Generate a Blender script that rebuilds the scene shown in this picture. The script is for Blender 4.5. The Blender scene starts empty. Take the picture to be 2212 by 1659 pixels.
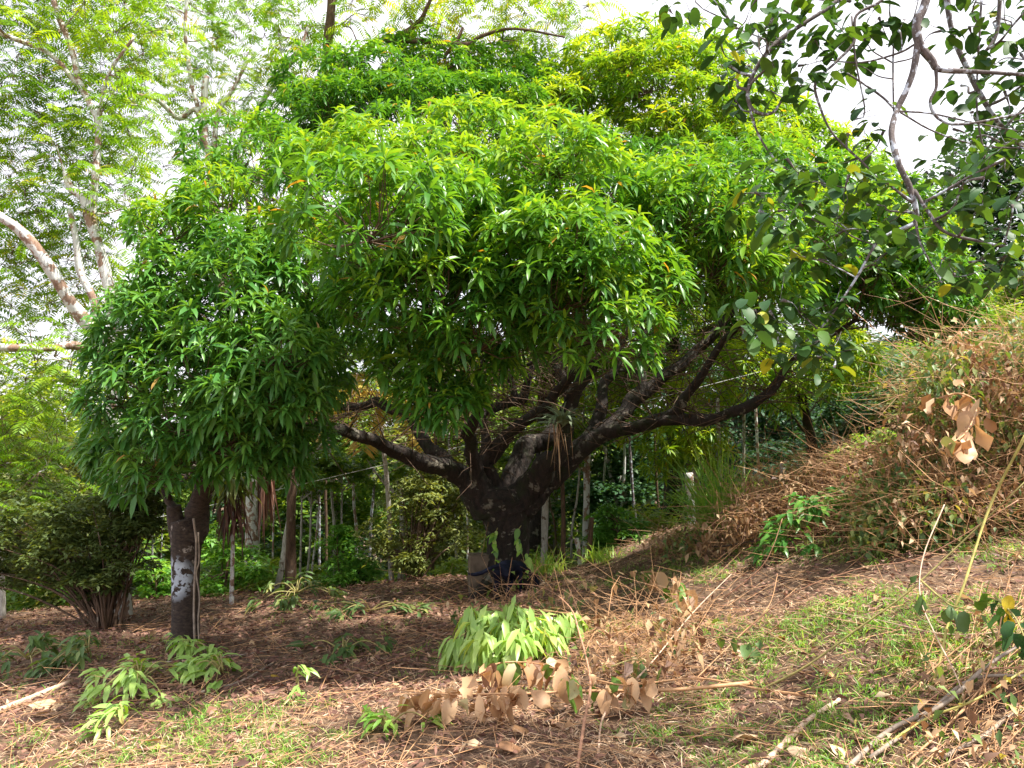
import bpy, bmesh, math, random
import numpy as np
R = math.radians
scene = bpy.context.scene
COL = scene.collection
rng = np.random.default_rng(7)
random.seed(7)

# ------------------------------------------------------------------ camera, sky, sun, exposure
EYE, PITCH, F = 1.6, R(3.0), 1661.0
cd = bpy.data.cameras.new('camera')
cd.sensor_width = 36.0; cd.lens = 36.0 * F / 2212.0
cd.clip_start = 0.05; cd.clip_end = 2000.0
cam = bpy.data.objects.new('camera', cd); COL.objects.link(cam)
cam.location = (0, 0, EYE); cam.rotation_euler = (R(90) + PITCH, 0, 0)
scene.camera = cam

SUN_DIR = np.array([0.44, -0.16, 0.88]); SUN_DIR /= np.linalg.norm(SUN_DIR)      # towards the sun
world = bpy.data.worlds.new('World'); scene.world = world; world.use_nodes = True
nt = world.node_tree; nt.nodes.clear()
wo = nt.nodes.new('ShaderNodeOutputWorld'); bg = nt.nodes.new('ShaderNodeBackground')
sky = nt.nodes.new('ShaderNodeTexSky'); sky.sky_type = 'NISHITA'; sky.sun_disc = False
sky.sun_elevation = math.asin(SUN_DIR[2]); sky.sun_rotation = math.atan2(SUN_DIR[0], SUN_DIR[1])
tc = nt.nodes.new('ShaderNodeTexCoord'); ns = nt.nodes.new('ShaderNodeTexNoise')
ns.inputs['Scale'].default_value = 2.2; ns.inputs['Detail'].default_value = 5
rp = nt.nodes.new('ShaderNodeValToRGB')
rp.color_ramp.elements[0].position = 0.30; rp.color_ramp.elements[0].color = (.62, .62, .62, 1)
rp.color_ramp.elements[1].position = 0.60; rp.color_ramp.elements[1].color = (1, 1, 1, 1)
mx = nt.nodes.new('ShaderNodeMixRGB'); mx.inputs[2].default_value = (7.2, 7.1, 7.5, 1)
nt.links.new(tc.outputs['Generated'], ns.inputs['Vector']); nt.links.new(ns.outputs['Fac'], rp.inputs[0])
nt.links.new(rp.outputs[0], mx.inputs[0]); nt.links.new(sky.outputs[0], mx.inputs[1])
nt.links.new(mx.outputs[0], bg.inputs['Color']); bg.inputs['Strength'].default_value = 0.10
nt.links.new(bg.outputs[0], wo.inputs['Surface'])

sd = bpy.data.lights.new('sun', 'SUN'); sd.energy = 4.9; sd.angle = R(0.9); sd.color = (1.0, .95, .86)
so = bpy.data.objects.new('sun', sd); COL.objects.link(so)
from mathutils import Vector
so.rotation_euler = Vector(SUN_DIR).to_track_quat('Z', 'Y').to_euler()
vs = scene.view_settings; vs.view_transform = 'Standard'; vs.look = 'None'; vs.gamma = 1.0
vs.use_curve_mapping = False; vs.exposure = 1.18
cy = scene.cycles
cy.max_bounces = 7; cy.diffuse_bounces = 4; cy.glossy_bounces = 2; cy.transmission_bounces = 4
cy.transparent_max_bounces = 4; cy.caustics_reflective = False; cy.caustics_refractive = False
cy.use_denoising = False if False else True

# ------------------------------------------------------------------ picture <-> world
SP, CP = math.sin(PITCH), math.cos(PITCH)
def P(u, v, d):
    a = (u - 1106.0) / F; b = (829.5 - v) / F
    return np.array([a * d, d * (CP - b * SP), EYE + d * (SP + b * CP)])
def PV(u, v, d):
    u, v, d = np.asarray(u, float), np.asarray(v, float), np.asarray(d, float)
    a = (u - 1106.0) / F; b = (829.5 - v) / F
    return np.stack([a * d, d * (CP - b * SP), EYE + d * (SP + b * CP)], -1)
def sst(a, b, x):
    t = np.clip((x - a) / (b - a), 0, 1); return t * t * (3 - 2 * t)
def G(x, y):
    x = np.asarray(x, float); y = np.asarray(y, float)
    z = .067 * x - .063 * y
    e = .58 * sst(1.0, 3.2, x) + .13 * np.clip(x - 3, 0, 3)
    z = z + e * sst(1.5, 6.5, y)
    w = x - .45 * y
    z = z + 5.2 * sst(1.0, 5.4, w) * sst(4, 9, y) + .12 * np.clip(x - 14, 0, 60)
    edge = 12.6 + .5 * np.sin(x * .7)
    z = z - .34 * np.clip(y - edge, 0, 12) * (1 - .8 * sst(1.5, 4, w)) + .03 * np.clip(y - 40, 0, 60)
    z = z + .063 * np.clip(y - 26, 0, 600)
    z = z - .05 * np.clip(-x - 5, 0, 20)
    z = z + .05 * np.sin(x * 1.7 + y * .6) * np.cos(y * 1.3) + .03 * np.sin(x * 3.9 + 1) * np.sin(y * 3.1)
    return z
def hit(u, v):
    lo = 1.5
    for d in np.arange(1.5, 60, .05):
        p = P(u, v, d)
        if p[2] < G(p[0], p[1]): return d
    return 60.
def GP(u, v, dz=0.0):
    p = P(u, v, hit(u, v)); p[2] = float(G(p[0], p[1])) + dz; return p

# ------------------------------------------------------------------ materials
def lk(t, a, b): t.links.new(a, b)
def new_mat(name):
    m = bpy.data.materials.new(name); m.use_nodes = True; m.node_tree.nodes.clear(); return m, m.node_tree
def leaf_mat(name, stops, rough=.42, trans=.38, tcol=None, spec=.5, back=None):
    """leaf with its own colour per leaf (attribute tint picks along the stops)"""
    m, t = new_mat(name); N = t.nodes.new
    out = N('ShaderNodeOutputMaterial'); at = N('ShaderNodeAttribute'); at.attribute_name = 'tint'
    rp = N('ShaderNodeValToRGB'); cr = rp.color_ramp
    while len(cr.elements) < len(stops): cr.elements.new(.5)
    for e, (p, c) in zip(cr.elements, stops): e.position = p; e.color = (*c, 1)
    lk(t, at.outputs['Fac'], rp.inputs[0])
    pb = N('ShaderNodeBsdfPrincipled'); pb.inputs['Roughness'].default_value = rough
    pb.inputs['Specular IOR Level'].default_value = spec
    col = rp.outputs[0]
    if back:
        ge = N('ShaderNodeNewGeometry'); mb = N('ShaderNodeMixRGB'); mb.inputs[2].default_value = (*back, 1)
        mf = N('ShaderNodeMath'); mf.operation = 'MULTIPLY'; mf.inputs[1].default_value = .75
        lk(t, ge.outputs['Backfacing'], mf.inputs[0]); lk(t, mf.outputs[0], mb.inputs[0]); lk(t, col, mb.inputs[1]); col = mb.outputs[0]
    lk(t, col, pb.inputs['Base Color'])
    tr = N('ShaderNodeBsdfTranslucent'); mc = N('ShaderNodeMixRGB'); mc.blend_type = 'MULTIPLY'; mc.inputs[0].default_value = 1
    mc.inputs[2].default_value = (*(tcol or (1.9, 1.6, .5)), 1); lk(t, col, mc.inputs[1]); lk(t, mc.outputs[0], tr.inputs['Color'])
    ms = N('ShaderNodeMixShader'); ms.inputs[0].default_value = trans
    lk(t, pb.outputs[0], ms.inputs[1]); lk(t, tr.outputs[0], ms.inputs[2]); lk(t, ms.outputs[0], out.inputs[0])
    return m
def bark_mat(name, c1, c2, lichen=None, amt=.5, scale=6., bump=.6, stretch=.35, patch=None, moss=None):
    m, t = new_mat(name); N = t.nodes.new
    out = N('ShaderNodeOutputMaterial'); pb = N('ShaderNodeBsdfPrincipled'); pb.inputs['Roughness'].default_value = .85
    tc = N('ShaderNodeTexCoord'); mp = N('ShaderNodeMapping'); mp.inputs['Scale'].default_value = (1, 1, stretch)
    lk(t, tc.outputs['Object'], mp.inputs['Vector'])
    n1 = N('ShaderNodeTexNoise'); n1.inputs['Scale'].default_value = scale * 3; n1.inputs['Detail'].default_value = 8; n1.inputs['Roughness'].default_value = .7
    lk(t, mp.outputs[0], n1.inputs['Vector'])
    r1 = N('ShaderNodeValToRGB'); r1.color_ramp.elements[0].position = .35; r1.color_ramp.elements[1].position = .68
    r1.color_ramp.elements[0].color = (*c1, 1); r1.color_ramp.elements[1].color = (*c2, 1)
    lk(t, n1.outputs['Fac'], r1.inputs[0]); col = r1.outputs[0]
    def over(col, scale_, c, amt_, seedv, soft=.04, vec=None):
        n = N('ShaderNodeTexNoise'); n.inputs['Scale'].default_value = scale_; n.inputs['Detail'].default_value = 6
        n.inputs['Roughness'].default_value = .6
        mp2 = N('ShaderNodeMapping'); mp2.inputs['Location'].default_value = (seedv, seedv * .7, 0)
        lk(t, tc.outputs['Object'], mp2.inputs['Vector']); lk(t, mp2.outputs[0], n.inputs['Vector'])
        rr = N('ShaderNodeValToRGB'); rr.color_ramp.elements[0].position = 1 - amt_; rr.color_ramp.elements[1].position = 1 - amt_ + soft
        lk(t, n.outputs['Fac'], rr.inputs[0])
        fac = rr.outputs[0]
        if vec is not None:
            mu = N('ShaderNodeMath'); mu.operation = 'MULTIPLY'; lk(t, fac, mu.inputs[0]); lk(t, vec, mu.inputs[1]); fac = mu.outputs[0]
        mi = N('ShaderNodeMixRGB'); mi.inputs[2].default_value = (*c, 1); lk(t, fac, mi.inputs[0]); lk(t, col, mi.inputs[1])
        return mi.outputs[0]
    if moss: col = over(col, scale * .6, moss, .48, 3.1, .14)
    if lichen: col = over(col, scale, lichen, amt, 9.4)
    if patch:
        (px, py, pz), pr = patch
        vd = N('ShaderNodeVectorMath'); vd.operation = 'DISTANCE'; vd.inputs[1].default_value = (px, py, pz)
        lk(t, tc.outputs['Object'], vd.inputs[0])
        mr = N('ShaderNodeMapRange'); mr.inputs['From Min'].default_value = pr; mr.inputs['From Max'].default_value = pr * .6
        lk(t, vd.outputs['Value'], mr.inputs['Value'])
        col = over(col, 11., (.50, .56, .64), .53, 1.7, .03, mr.outputs[0])
    lk(t, col, pb.inputs['Base Color'])
    bp = N('ShaderNodeBump'); bp.inputs['Strength'].default_value = bump; bp.inputs['Distance'].default_value = .03
    lk(t, n1.outputs['Fac'], bp.inputs['Height']); lk(t, bp.outputs[0], pb.inputs['Normal'])
    lk(t, pb.outputs[0], out.inputs[0]); return m
def plain_mat(name, c, rough=.7, var=.3, scale=8., spec=.4):
    m, t = new_mat(name); N = t.nodes.new
    out = N('ShaderNodeOutputMaterial'); pb = N('ShaderNodeBsdfPrincipled'); pb.inputs['Roughness'].default_value = rough
    pb.inputs['Specular IOR Level'].default_value = spec
    tc = N('ShaderNodeTexCoord'); n1 = N('ShaderNodeTexNoise'); n1.inputs['Scale'].default_value = scale; n1.inputs['Detail'].default_value = 7
    lk(t, tc.outputs['Object'], n1.inputs['Vector'])
    r1 = N('ShaderNodeValToRGB'); r1.color_ramp.elements[0].position = .3; r1.color_ramp.elements[1].position = .7
    r1.color_ramp.elements[0].color = (*[q * (1 - var) for q in c], 1); r1.color_ramp.elements[1].color = (*[min(1, q * (1 + var)) for q in c], 1)
    lk(t, n1.outputs['Fac'], r1.inputs[0]); lk(t, r1.outputs[0], pb.inputs['Base Color'])
    bp = N('ShaderNodeBump'); bp.inputs['Strength'].default_value = .4; bp.inputs['Distance'].default_value = .01
    lk(t, n1.outputs['Fac'], bp.inputs['Height']); lk(t, bp.outputs[0], pb.inputs['Normal'])
    lk(t, pb.outputs[0], out.inputs[0]); return m

M = {}
M['mango'] = leaf_mat('mango_leaf', [(0, (.035, .125, .024)), (.45, (.070, .215, .028)), (.8, (.15, .33, .03)), (.97, (.28, .43, .035)), (1, (.45, .26, .05))], rough=.36, trans=.36)
M['mango_left'] = leaf_mat('mango_leaf_green', [(0, (.04, .14, .03)), (.5, (.075, .225, .04)), (.97, (.17, .35, .05)), (1, (.42, .26, .07))], rough=.38, trans=.3)
M['mango_far'] = leaf_mat('mango_leaf_yellow', [(0, (.06, .16, .02)), (.5, (.15, .31, .025)), (.97, (.36, .46, .03)), (1, (.5, .3, .03))], rough=.42, trans=.45)
M['feather'] = leaf_mat('feathery_leaf', [(0, (.08, .20, .02)), (.5, (.19, .36, .025)), (.85, (.34, .46, .03)), (1, (.60, .50, .03))], rough=.5, trans=.5, tcol=(1.6, 1.5, .5))
M['broad'] = leaf_mat('broad_leaf', [(0, (.025, .075, .025)), (.6, (.05, .13, .03)), (.93, (.10, .20, .03)), (.97, (.40, .42, .03)), (1, (.6, .42, .02))], rough=.5, trans=.30, spec=.3)
M['forest'] = leaf_mat('forest_leaf', [(0, (.045, .11, .025)), (.5, (.10, .21, .035)), (1, (.28, .38, .06))], rough=.5, trans=.45)
M['forest_dark'] = leaf_mat('dark_forest_leaf', [(0, (.02, .065, .03)), (.6, (.042, .115, .045)), (1, (.12, .22, .06))], rough=.5, trans=.3)
M['olive'] = leaf_mat('olive_leaf', [(0, (.06, .10, .03)), (.6, (.13, .18, .05)), (1, (.30, .34, .10))], rough=.5, trans=.35)
M['fresh'] = leaf_mat('fresh_leaf', [(0, (.08, .22, .04)), (.6, (.16, .38, .06)), (1, (.34, .5, .09))], rough=.45, trans=.4)
M['cut'] = leaf_mat('cut_leaf', [(0, (.08, .22, .03)), (.5, (.26, .47, .06)), (1, (.62, .72, .2))], rough=.38, trans=.3, back=(.34, .52, .15))  # fresh pale green, lightened in place of sun the near tree keeps off the heap
M['wilt'] = leaf_mat('wilted_leaf', [(0, (.06, .12, .035)), (.5, (.12, .21, .06)), (.8, (.26, .32, .09)), (1, (.42, .36, .12))], rough=.5, trans=.3)
M['dead'] = leaf_mat('dead_leaf', [(0, (.10, .05, .035)), (.35, (.24, .13, .07)), (.7, (.48, .30, .15)), (1, (.70, .54, .34))], rough=.6, trans=.2, tcol=(1.2, .9, .6))
M['deadbroad'] = leaf_mat('dead_broad_leaf', [(0, (.20, .10, .06)), (.25, (.42, .23, .11)), (.6, (.62, .40, .22)), (.8, (.75, .55, .35)), (.86, (.10, .22, .03)), (1, (.16, .30, .04))], rough=.5, trans=.22, tcol=(1.2, .95, .6))
M['litter'] = leaf_mat('litter_leaf', [(0, (.07, .034, .028)), (.4, (.17, .078, .055)), (.8, (.34, .18, .12)), (1, (.60, .42, .29))], rough=.65, trans=.1, tcol=(1.2, .9, .6))
M['straw'] = leaf_mat('straw', [(0, (.30, .16, .09)), (.5, (.60, .39, .23)), (1, (.88, .70, .50))], rough=.6, trans=.25, tcol=(1.2, 1, .7))
M['grass'] = leaf_mat('grass_blade', [(0, (.08, .20, .03)), (.5, (.17, .36, .05)), (1, (.40, .52, .12))], rough=.5, trans=.4)
M['palmdry'] = leaf_mat('dry_palm_leaf', [(0, (.34, .18, .04)), (.5, (.55, .36, .05)), (1, (.62, .55, .10))], rough=.55, trans=.45, tcol=(1.2, 1, .5))
M['epi'] = leaf_mat('epiphyte_leaf', [(0, (.14, .20, .12)), (1, (.30, .36, .22))], rough=.5, trans=.2, tcol=(1.2, 1.2, .7))
M['bark_main'] = bark_mat('mango_bark', (.008, .006, .005), (.050, .032, .024), lichen=(.20, .18, .14), amt=.40, scale=7, bump=1.6, moss=(.022, .026, .008))
M['bark_left'] = bark_mat('left_mango_bark', (.018, .012, .010), (.085, .058, .042), lichen=(.36, .31, .27), amt=.40, scale=6, stretch=2.2, patch=((-3.56, 8.1, -.02), .27))
M['bark_pale'] = bark_mat('pale_bark', (.22, .13, .09), (.40, .27, .2), lichen=(.66, .66, .64), amt=.53, scale=7)
M['bark_grey'] = bark_mat('grey_bark', (.08, .065, .065), (.20, .165, .155), lichen=(.50, .54, .62), amt=.47, scale=16)
M['bark_brown'] = bark_mat('brown_bark', (.05, .03, .018), (.17, .10, .06), lichen=(.3, .26, .2), amt=.36, scale=8)
M['bark_white'] = bark_mat('white_bark', (.34, .30, .26), (.62, .60, .56), lichen=(.14, .10, .07), amt=.42, scale=9)
M['stick'] = plain_mat('dry_stick', (.50, .28, .14), .6, .35, 20)
M['stick_pale'] = plain_mat('pale_stick', (.62, .44, .32), .6, .3, 20)
M['stick_pink'] = plain_mat('pink_stick', (.46, .24, .15), .6, .3, 20)
M['stick_grey'] = plain_mat('grey_stick', (.30, .24, .19), .7, .35, 20)
M['stick_dark'] = plain_mat('dark_stick', (.09, .06, .045), .7, .35, 20)
M['vine_yellow'] = plain_mat('yellow_vine', (.45, .40, .12), .5, .3, 20)
M['vine_green'] = plain_mat('green_vine', (.30, .26, .09), .5, .3, 20)
M['concrete'] = plain_mat('weathered_concrete', (.16, .12, .085), .9, .5, 7)
M['dog'] = plain_mat('black_fur', (.006, .008, .022), .7, .4, 30, .2)
M['wire'] = plain_mat('white_wire', (.75, .75, .75), .5, .05)

# ------------------------------------------------------------------ mesh building
def link(name, me, mat, parent=None):
    o = bpy.data.objects.new(name, me); COL.objects.link(o)
    if mat is not None: me.materials.append(mat)
    if parent is not None: o.parent = parent
    return o
def tag(o, label=None, cat=None, group=None, kind=None):
    if label: o['label'] = label
    if cat: o['category'] = cat
    if group: o['group'] = group
    if kind: o['kind'] = kind
    return o
def thing(name, label, cat, group=None):
    o = bpy.data.objects.new(name, None); COL.objects.link(o); o.empty_display_size = .1
    return tag(o, label, cat, group)
def put(root, loc):
    """set the root at its base while its parts stay where they are"""
    loc = Vector([float(q) for q in loc]); root.location = loc
    for c in root.children:
        c.location = c.location - loc
        # texture coordinates stay in the part's own space

class LB:
    """collects many leaf blades, builds ONE mesh"""
    def __init__(s): s.V = []; s.cnt = []; s.idx = []; s.tint = []; s.n = 0
    def raw(s, verts, faces_idx, face_cnt, tint):
        s.V.append(verts.astype(np.float32)); s.idx.append((faces_idx + s.n).astype(np.int32).ravel())
        s.cnt.append(face_cnt.astype(np.int32)); s.tint.append(tint.astype(np.float32)); s.n += len(verts)
    def leaves(s, base, d0, L, W, droop=.5, fold=.25, prof=((.3, 1.), (.68, .8)), tint=None, side=None, flat=False, wave=0.):
        base = np.asarray(base, float); N = len(base)
        if N == 0: return
        d0 = np.asarray(d0, float); d0 = d0 / (np.linalg.norm(d0, axis=1, keepdims=True) + 1e-9)
        L = np.broadcast_to(np.asarray(L, float), (N,)); W = np.broadcast_to(np.asarray(W, float), (N,))
        droop = np.broadcast_to(np.asarray(droop, float), (N,))
        if side is None:
            side = np.cross(d0, np.array([0, 0, 1.])) + rng.normal(0, .35, (N, 3))
        side = side - d0 * (side * d0).sum(1, keepdims=True)
        side /= (np.linalg.norm(side, axis=1, keepdims=True) + 1e-9)
        if tint is None: tint = rng.random(N)
        ts = [0.] + [p[0] for p in prof] + [1.]
        ws = [p[1] for p in prof]
        pts = [base]; p = base; nprev = None
        norms = []
        for k in range(1, len(ts)):
            tm = .5 * (ts[k] + ts[k - 1])
            d = d0.copy(); d[:, 2] -= droop * tm * 2
            d /= np.linalg.norm(d, axis=1, keepdims=True)
            p = p + d * (L * (ts[k] - ts[k - 1]))[:, None]; pts.append(p); norms.append(np.cross(side, d))
        if flat and len(prof) == 1:
            w = side * (W * .5 * ws[0])[:, None]
            V = np.stack([pts[0], pts[1] - w, pts[2], pts[1] + w], 1)
            F_ = np.array([0, 1, 2, 3]); C = np.array([4])
        else:
            vs = [pts[0]]
            K = len(prof)
            for k in range(K):
                w = side * (W * .5 * ws[k])[:, None]; mid = pts[k + 1]; nn = norms[k]
                up = nn * (W * .5 * ws[k] * fold)[:, None]
                wv = wave * nn * (W * rng.normal(0, 1, N))[:, None] if wave else 0
                vs += [mid - w + up + wv, mid, mid + w + up - wv]
            vs.append(pts[-1]); V = np.stack(vs, 1); F_ = []; C = []
            a = 1
            F_ += [0, a, a + 1, 0, a + 1, a + 2]; C += [3, 3]
            for k in range(K - 1):
                a = 1 + 3 * k; b = a + 3
                F_ += [a, b, b + 1, a + 1, a + 1, b + 1, b + 2, a + 2]; C += [4, 4]
            a = 1 + 3 * (K - 1); e = 1 + 3 * K
            F_ += [a, e, a + 1, a + 1, e, a + 2]; C += [3, 3]
            F_ = np.array(F_); C = np.array(C)
        m = V.shape[1]
        idx = F_[None, :] + (np.arange(N) * m)[:, None]
        s.raw(V.reshape(-1, 3), idx, np.tile(C, N), np.repeat(np.clip(tint, 0, 1), len(C)))
    def sticks(s, a, b, ra, rb, tint=None):
        """three sided tapering twigs from a to b"""
        a = np.asarray(a, float); b = np.asarray(b, float); N = len(a)
        if N == 0: return
        d = b - a; d /= (np.linalg.norm(d, axis=1, keepdims=True) + 1e-9)
        h = np.where(np.abs(d[:, 2:3]) > .9, np.array([[1., 0, 0]]), np.array([[0, 0, 1.]]))
        x = np.cross(d, h); x /= np.linalg.norm(x, axis=1, keepdims=True); y = np.cross(d, x)
        ra = np.broadcast_to(ra, (N,)); rb = np.broadcast_to(rb, (N,))
        vs = []
        for (c, r) in ((a, ra), (b, rb)):
            for k in range(3):
                an = k * 2 * math.pi / 3; vs.append(c + (x * math.cos(an) + y * math.sin(an)) * r[:, None])
        V = np.stack(vs, 1); F_ = np.array([0, 1, 4, 3, 1, 2, 5, 4, 2, 0, 3, 5])
        idx = F_[None, :] + (np.arange(N) * 6)[:, None]
        s.raw(V.reshape(-1, 3), idx, np.full(N * 3, 4), np.repeat(rng.random(N) if tint is None else np.broadcast_to(tint, (N,)), 3))
    def build(s, name, mat, parent=None):
        me = bpy.data.meshes.new(name)
        V = np.concatenate(s.V); idx = np.concatenate(s.idx); cnt = np.concatenate(s.cnt); ti = np.concatenate(s.tint)
        me.vertices.add(len(V)); me.vertices.foreach_set('co', V.ravel())
        me.loops.add(len(idx)); me.loops.foreach_set('vertex_index', idx)
        me.polygons.add(len(cnt)); st = np.concatenate([[0], np.cumsum(cnt)[:-1]]).astype(np.int32)
        me.polygons.foreach_set('loop_start', st)
        try: me.polygons.foreach_set('loop_total', cnt)
        except Exception: pass
        a = me.attributes.new('tint', 'FLOAT', 'FACE'); a.data.foreach_set('value', ti)
        me.update(calc_edges=True)
        return link(name, me, mat, parent)

def crom(pts, n=6):
    pts = np.asarray(pts, float); out = []
    q = np.vstack([2 * pts[0] - pts[1], pts, 2 * pts[-1] - pts[-2]])
    for i in range(1, len(q) - 2):
        for k in range(n):
            t = k / n; p0, p1, p2, p3 = q[i - 1], q[i], q[i + 1], q[i + 2]
            out.append(.5 * ((2 * p1) + (-p0 + p2) * t + (2 * p0 - 5 * p1 + 4 * p2 - p3) * t * t + (-p0 + 3 * p1 - 3 * p2 + p3) * t ** 3))
    out.append(q[-2]); return np.array(out)
class TB:
    """collects swept tubes (x, y, z, r points), builds ONE mesh"""
    def __init__(s): s.V = []; s.F = []; s.n = 0
    def tube(s, pts, sides=8, n=5, gnarl=.06, cap=True, smooth=True, rough=0.):
        pts = np.asarray(pts, float)
        q = crom(pts, n) if smooth and len(pts) > 1 else pts
        c, r = q[:, :3], np.maximum(q[:, 3], .0008); K = len(c)
        t = np.gradient(c, axis=0); t /= (np.linalg.norm(t, axis=1, keepdims=True) + 1e-9)
        h = np.array([0, 0, 1.]) if abs(t[0][2]) < .9 else np.array([1., 0, 0])
        x = np.cross(t[0], h); x /= np.linalg.norm(x)
        an = np.arange(sides) * 2 * math.pi / sides; ph = rng.random(4) * 6.28
        arc = np.concatenate([[0], np.cumsum(np.linalg.norm(np.diff(c, axis=0), axis=1))])
        rows = []
        for k in range(K):
            x = x - t[k] * (x @ t[k]); x /= (np.linalg.norm(x) + 1e-9); y = np.cross(t[k], x)
            sc_ = arc[k] / max(r[0], .01)
            g = 1 + gnarl * (np.sin(2 * an + ph[0] + sc_ * .5) + .8 * np.sin(3 * an + ph[1] - sc_ * .33) + .7 * math.sin(sc_ * .9 + ph[2]))
            if rough: g = g * (1 + rng.normal(0, rough, sides))
            rows.append(c[k] + (np.cos(an)[:, None] * x + np.sin(an)[:, None] * y) * (r[k] * g)[:, None])
        V = np.concatenate(rows); i0 = s.n
        for k in range(K - 1):
            for j in range(sides):
                a = i0 + k * sides + j; b = i0 + k * sides + (j + 1) % sides
                s.F.append((a, b, b + sides, a + sides))
        if cap:
            s.F.append(tuple(i0 + (K - 1) * sides + j for j in range(sides)))
            s.F.append(tuple(i0 + j for j in reversed(range(sides))))
        s.V.append(V); s.n += len(V)
    def build(s, name, mat, parent=None):
        me = bpy.data.meshes.new(name); me.from_pydata(np.concatenate(s.V).tolist(), [], s.F)
        me.polygons.foreach_set('use_smooth', [True] * len(me.polygons)); me.update()
        return link(name, me, mat, parent)
def U(pts):
    """(u, v, d, radius in photo pixels) -> x, y, z, r"""
    return [tuple(P(u, v, d)) + (r * d / F,) for (u, v, d, r) in pts]

def unit(v): return v / (np.linalg.norm(v, axis=-1, keepdims=True) + 1e-9)
def rnd_dirs(n): return unit(rng.normal(0, 1, (n, 3)))

# ------------------------------------------------------------------ ground
def build_ground():
    xs = np.concatenate([np.linspace(-300, -24, 24), np.linspace(-23, 23, 200), np.linspace(24, 300, 24)])
    ys = np.concatenate([np.linspace(-60, -5, 14), np.linspace(-4, 26, 170), np.linspace(27, 500, 40)])
    X, Y = np.meshgrid(xs, ys); Z = G(X, Y)
    V = np.stack([X, Y, Z], -1).reshape(-1, 3); w = len(xs); F_ = []
    for j in range(len(ys) - 1):
        for i in range(w - 1):
            a = j * w + i; F_.append((a, a + 1, a + 1 + w, a + w))
    me = bpy.data.meshes.new('ground'); me.from_pydata(V.tolist(), [], F_)
    me.polygons.foreach_set('use_smooth', [True] * len(F_))
    m, t = new_mat('leafy_soil'); N = t.nodes.new
    out = N('ShaderNodeOutputMaterial'); pb = N('ShaderNodeBsdfPrincipled'); pb.inputs['Roughness'].default_value = .95
    tc = N('ShaderNodeTexCoord'); n1 = N('ShaderNodeTexNoise'); n1.inputs['Scale'].default_value = 9; n1.inputs['Detail'].default_value = 9
    n1.inputs['Roughness'].default_value = .72
    lk(t, tc.outputs['Object'], n1.inputs['Vector'])
    r = N('ShaderNodeValToRGB'); cr = r.color_ramp; cr.elements.new(.5)
    for e, (p, c) in zip(cr.elements, ((.3, (.05, .028, .02)), (.5, (.12, .068, .04)), (.7, (.26, .17, .10)))): e.position = p; e.color = (*c, 1)
    lk(t, n1.outputs['Fac'], r.inputs[0]); lk(t, r.outputs[0], pb.inputs['Base Color'])
    b = N('ShaderNodeBump'); b.inputs['Strength'].default_value = .8; b.inputs['Distance'].default_value = .05
    lk(t, n1.outputs['Fac'], b.inputs['Height']); lk(t, b.outputs[0], pb.inputs['Normal']); lk(t, pb.outputs[0], out.inputs[0])
    o = link('ground', me, m); tag(o, kind='structure')
build_ground()

def ground_pts(n, u0=-450, u1=2660, v0=1100, v1=1900, power=1.0, dmax=17.):
    """scatter in view, a little denser near"""
    out = []
    tot = 0
    while tot < n:
        k = n * 2
        d = 2.0 + (dmax - 2.0) * rng.random(k) ** (1.0 / power)
        u = rng.uniform(u0, u1, k)
        x = (u - 1106) / F * d; y = d
        p = np.stack([x, y, G(x, y)], -1)
        out.append(p); tot += k
    return np.concatenate(out)[:n]
def noise2(x, y, s, seed=0):
    a = np.sin(x * s * 1.3 + seed) * np.cos(y * s * 1.1 + seed * 2) + .6 * np.sin(x * s * 2.7 + y * s * 1.9 + seed) + .4 * np.cos(y * s * 4.3 - x * s * 3.3 + seed * 3)
    return a / 2.0
def flat_dirs(n, lift=.12):
    a = rng.random(n) * 2 * math.pi
    return np.stack([np.cos(a), np.sin(a), rng.normal(lift, .12, n)], -1)
SHADY = lambda p: (sst(1.5, -1.0, p[:, 0]) * sst(5.2, 6.6, p[:, 1]))   # under the trees: litter instead of straw
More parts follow.
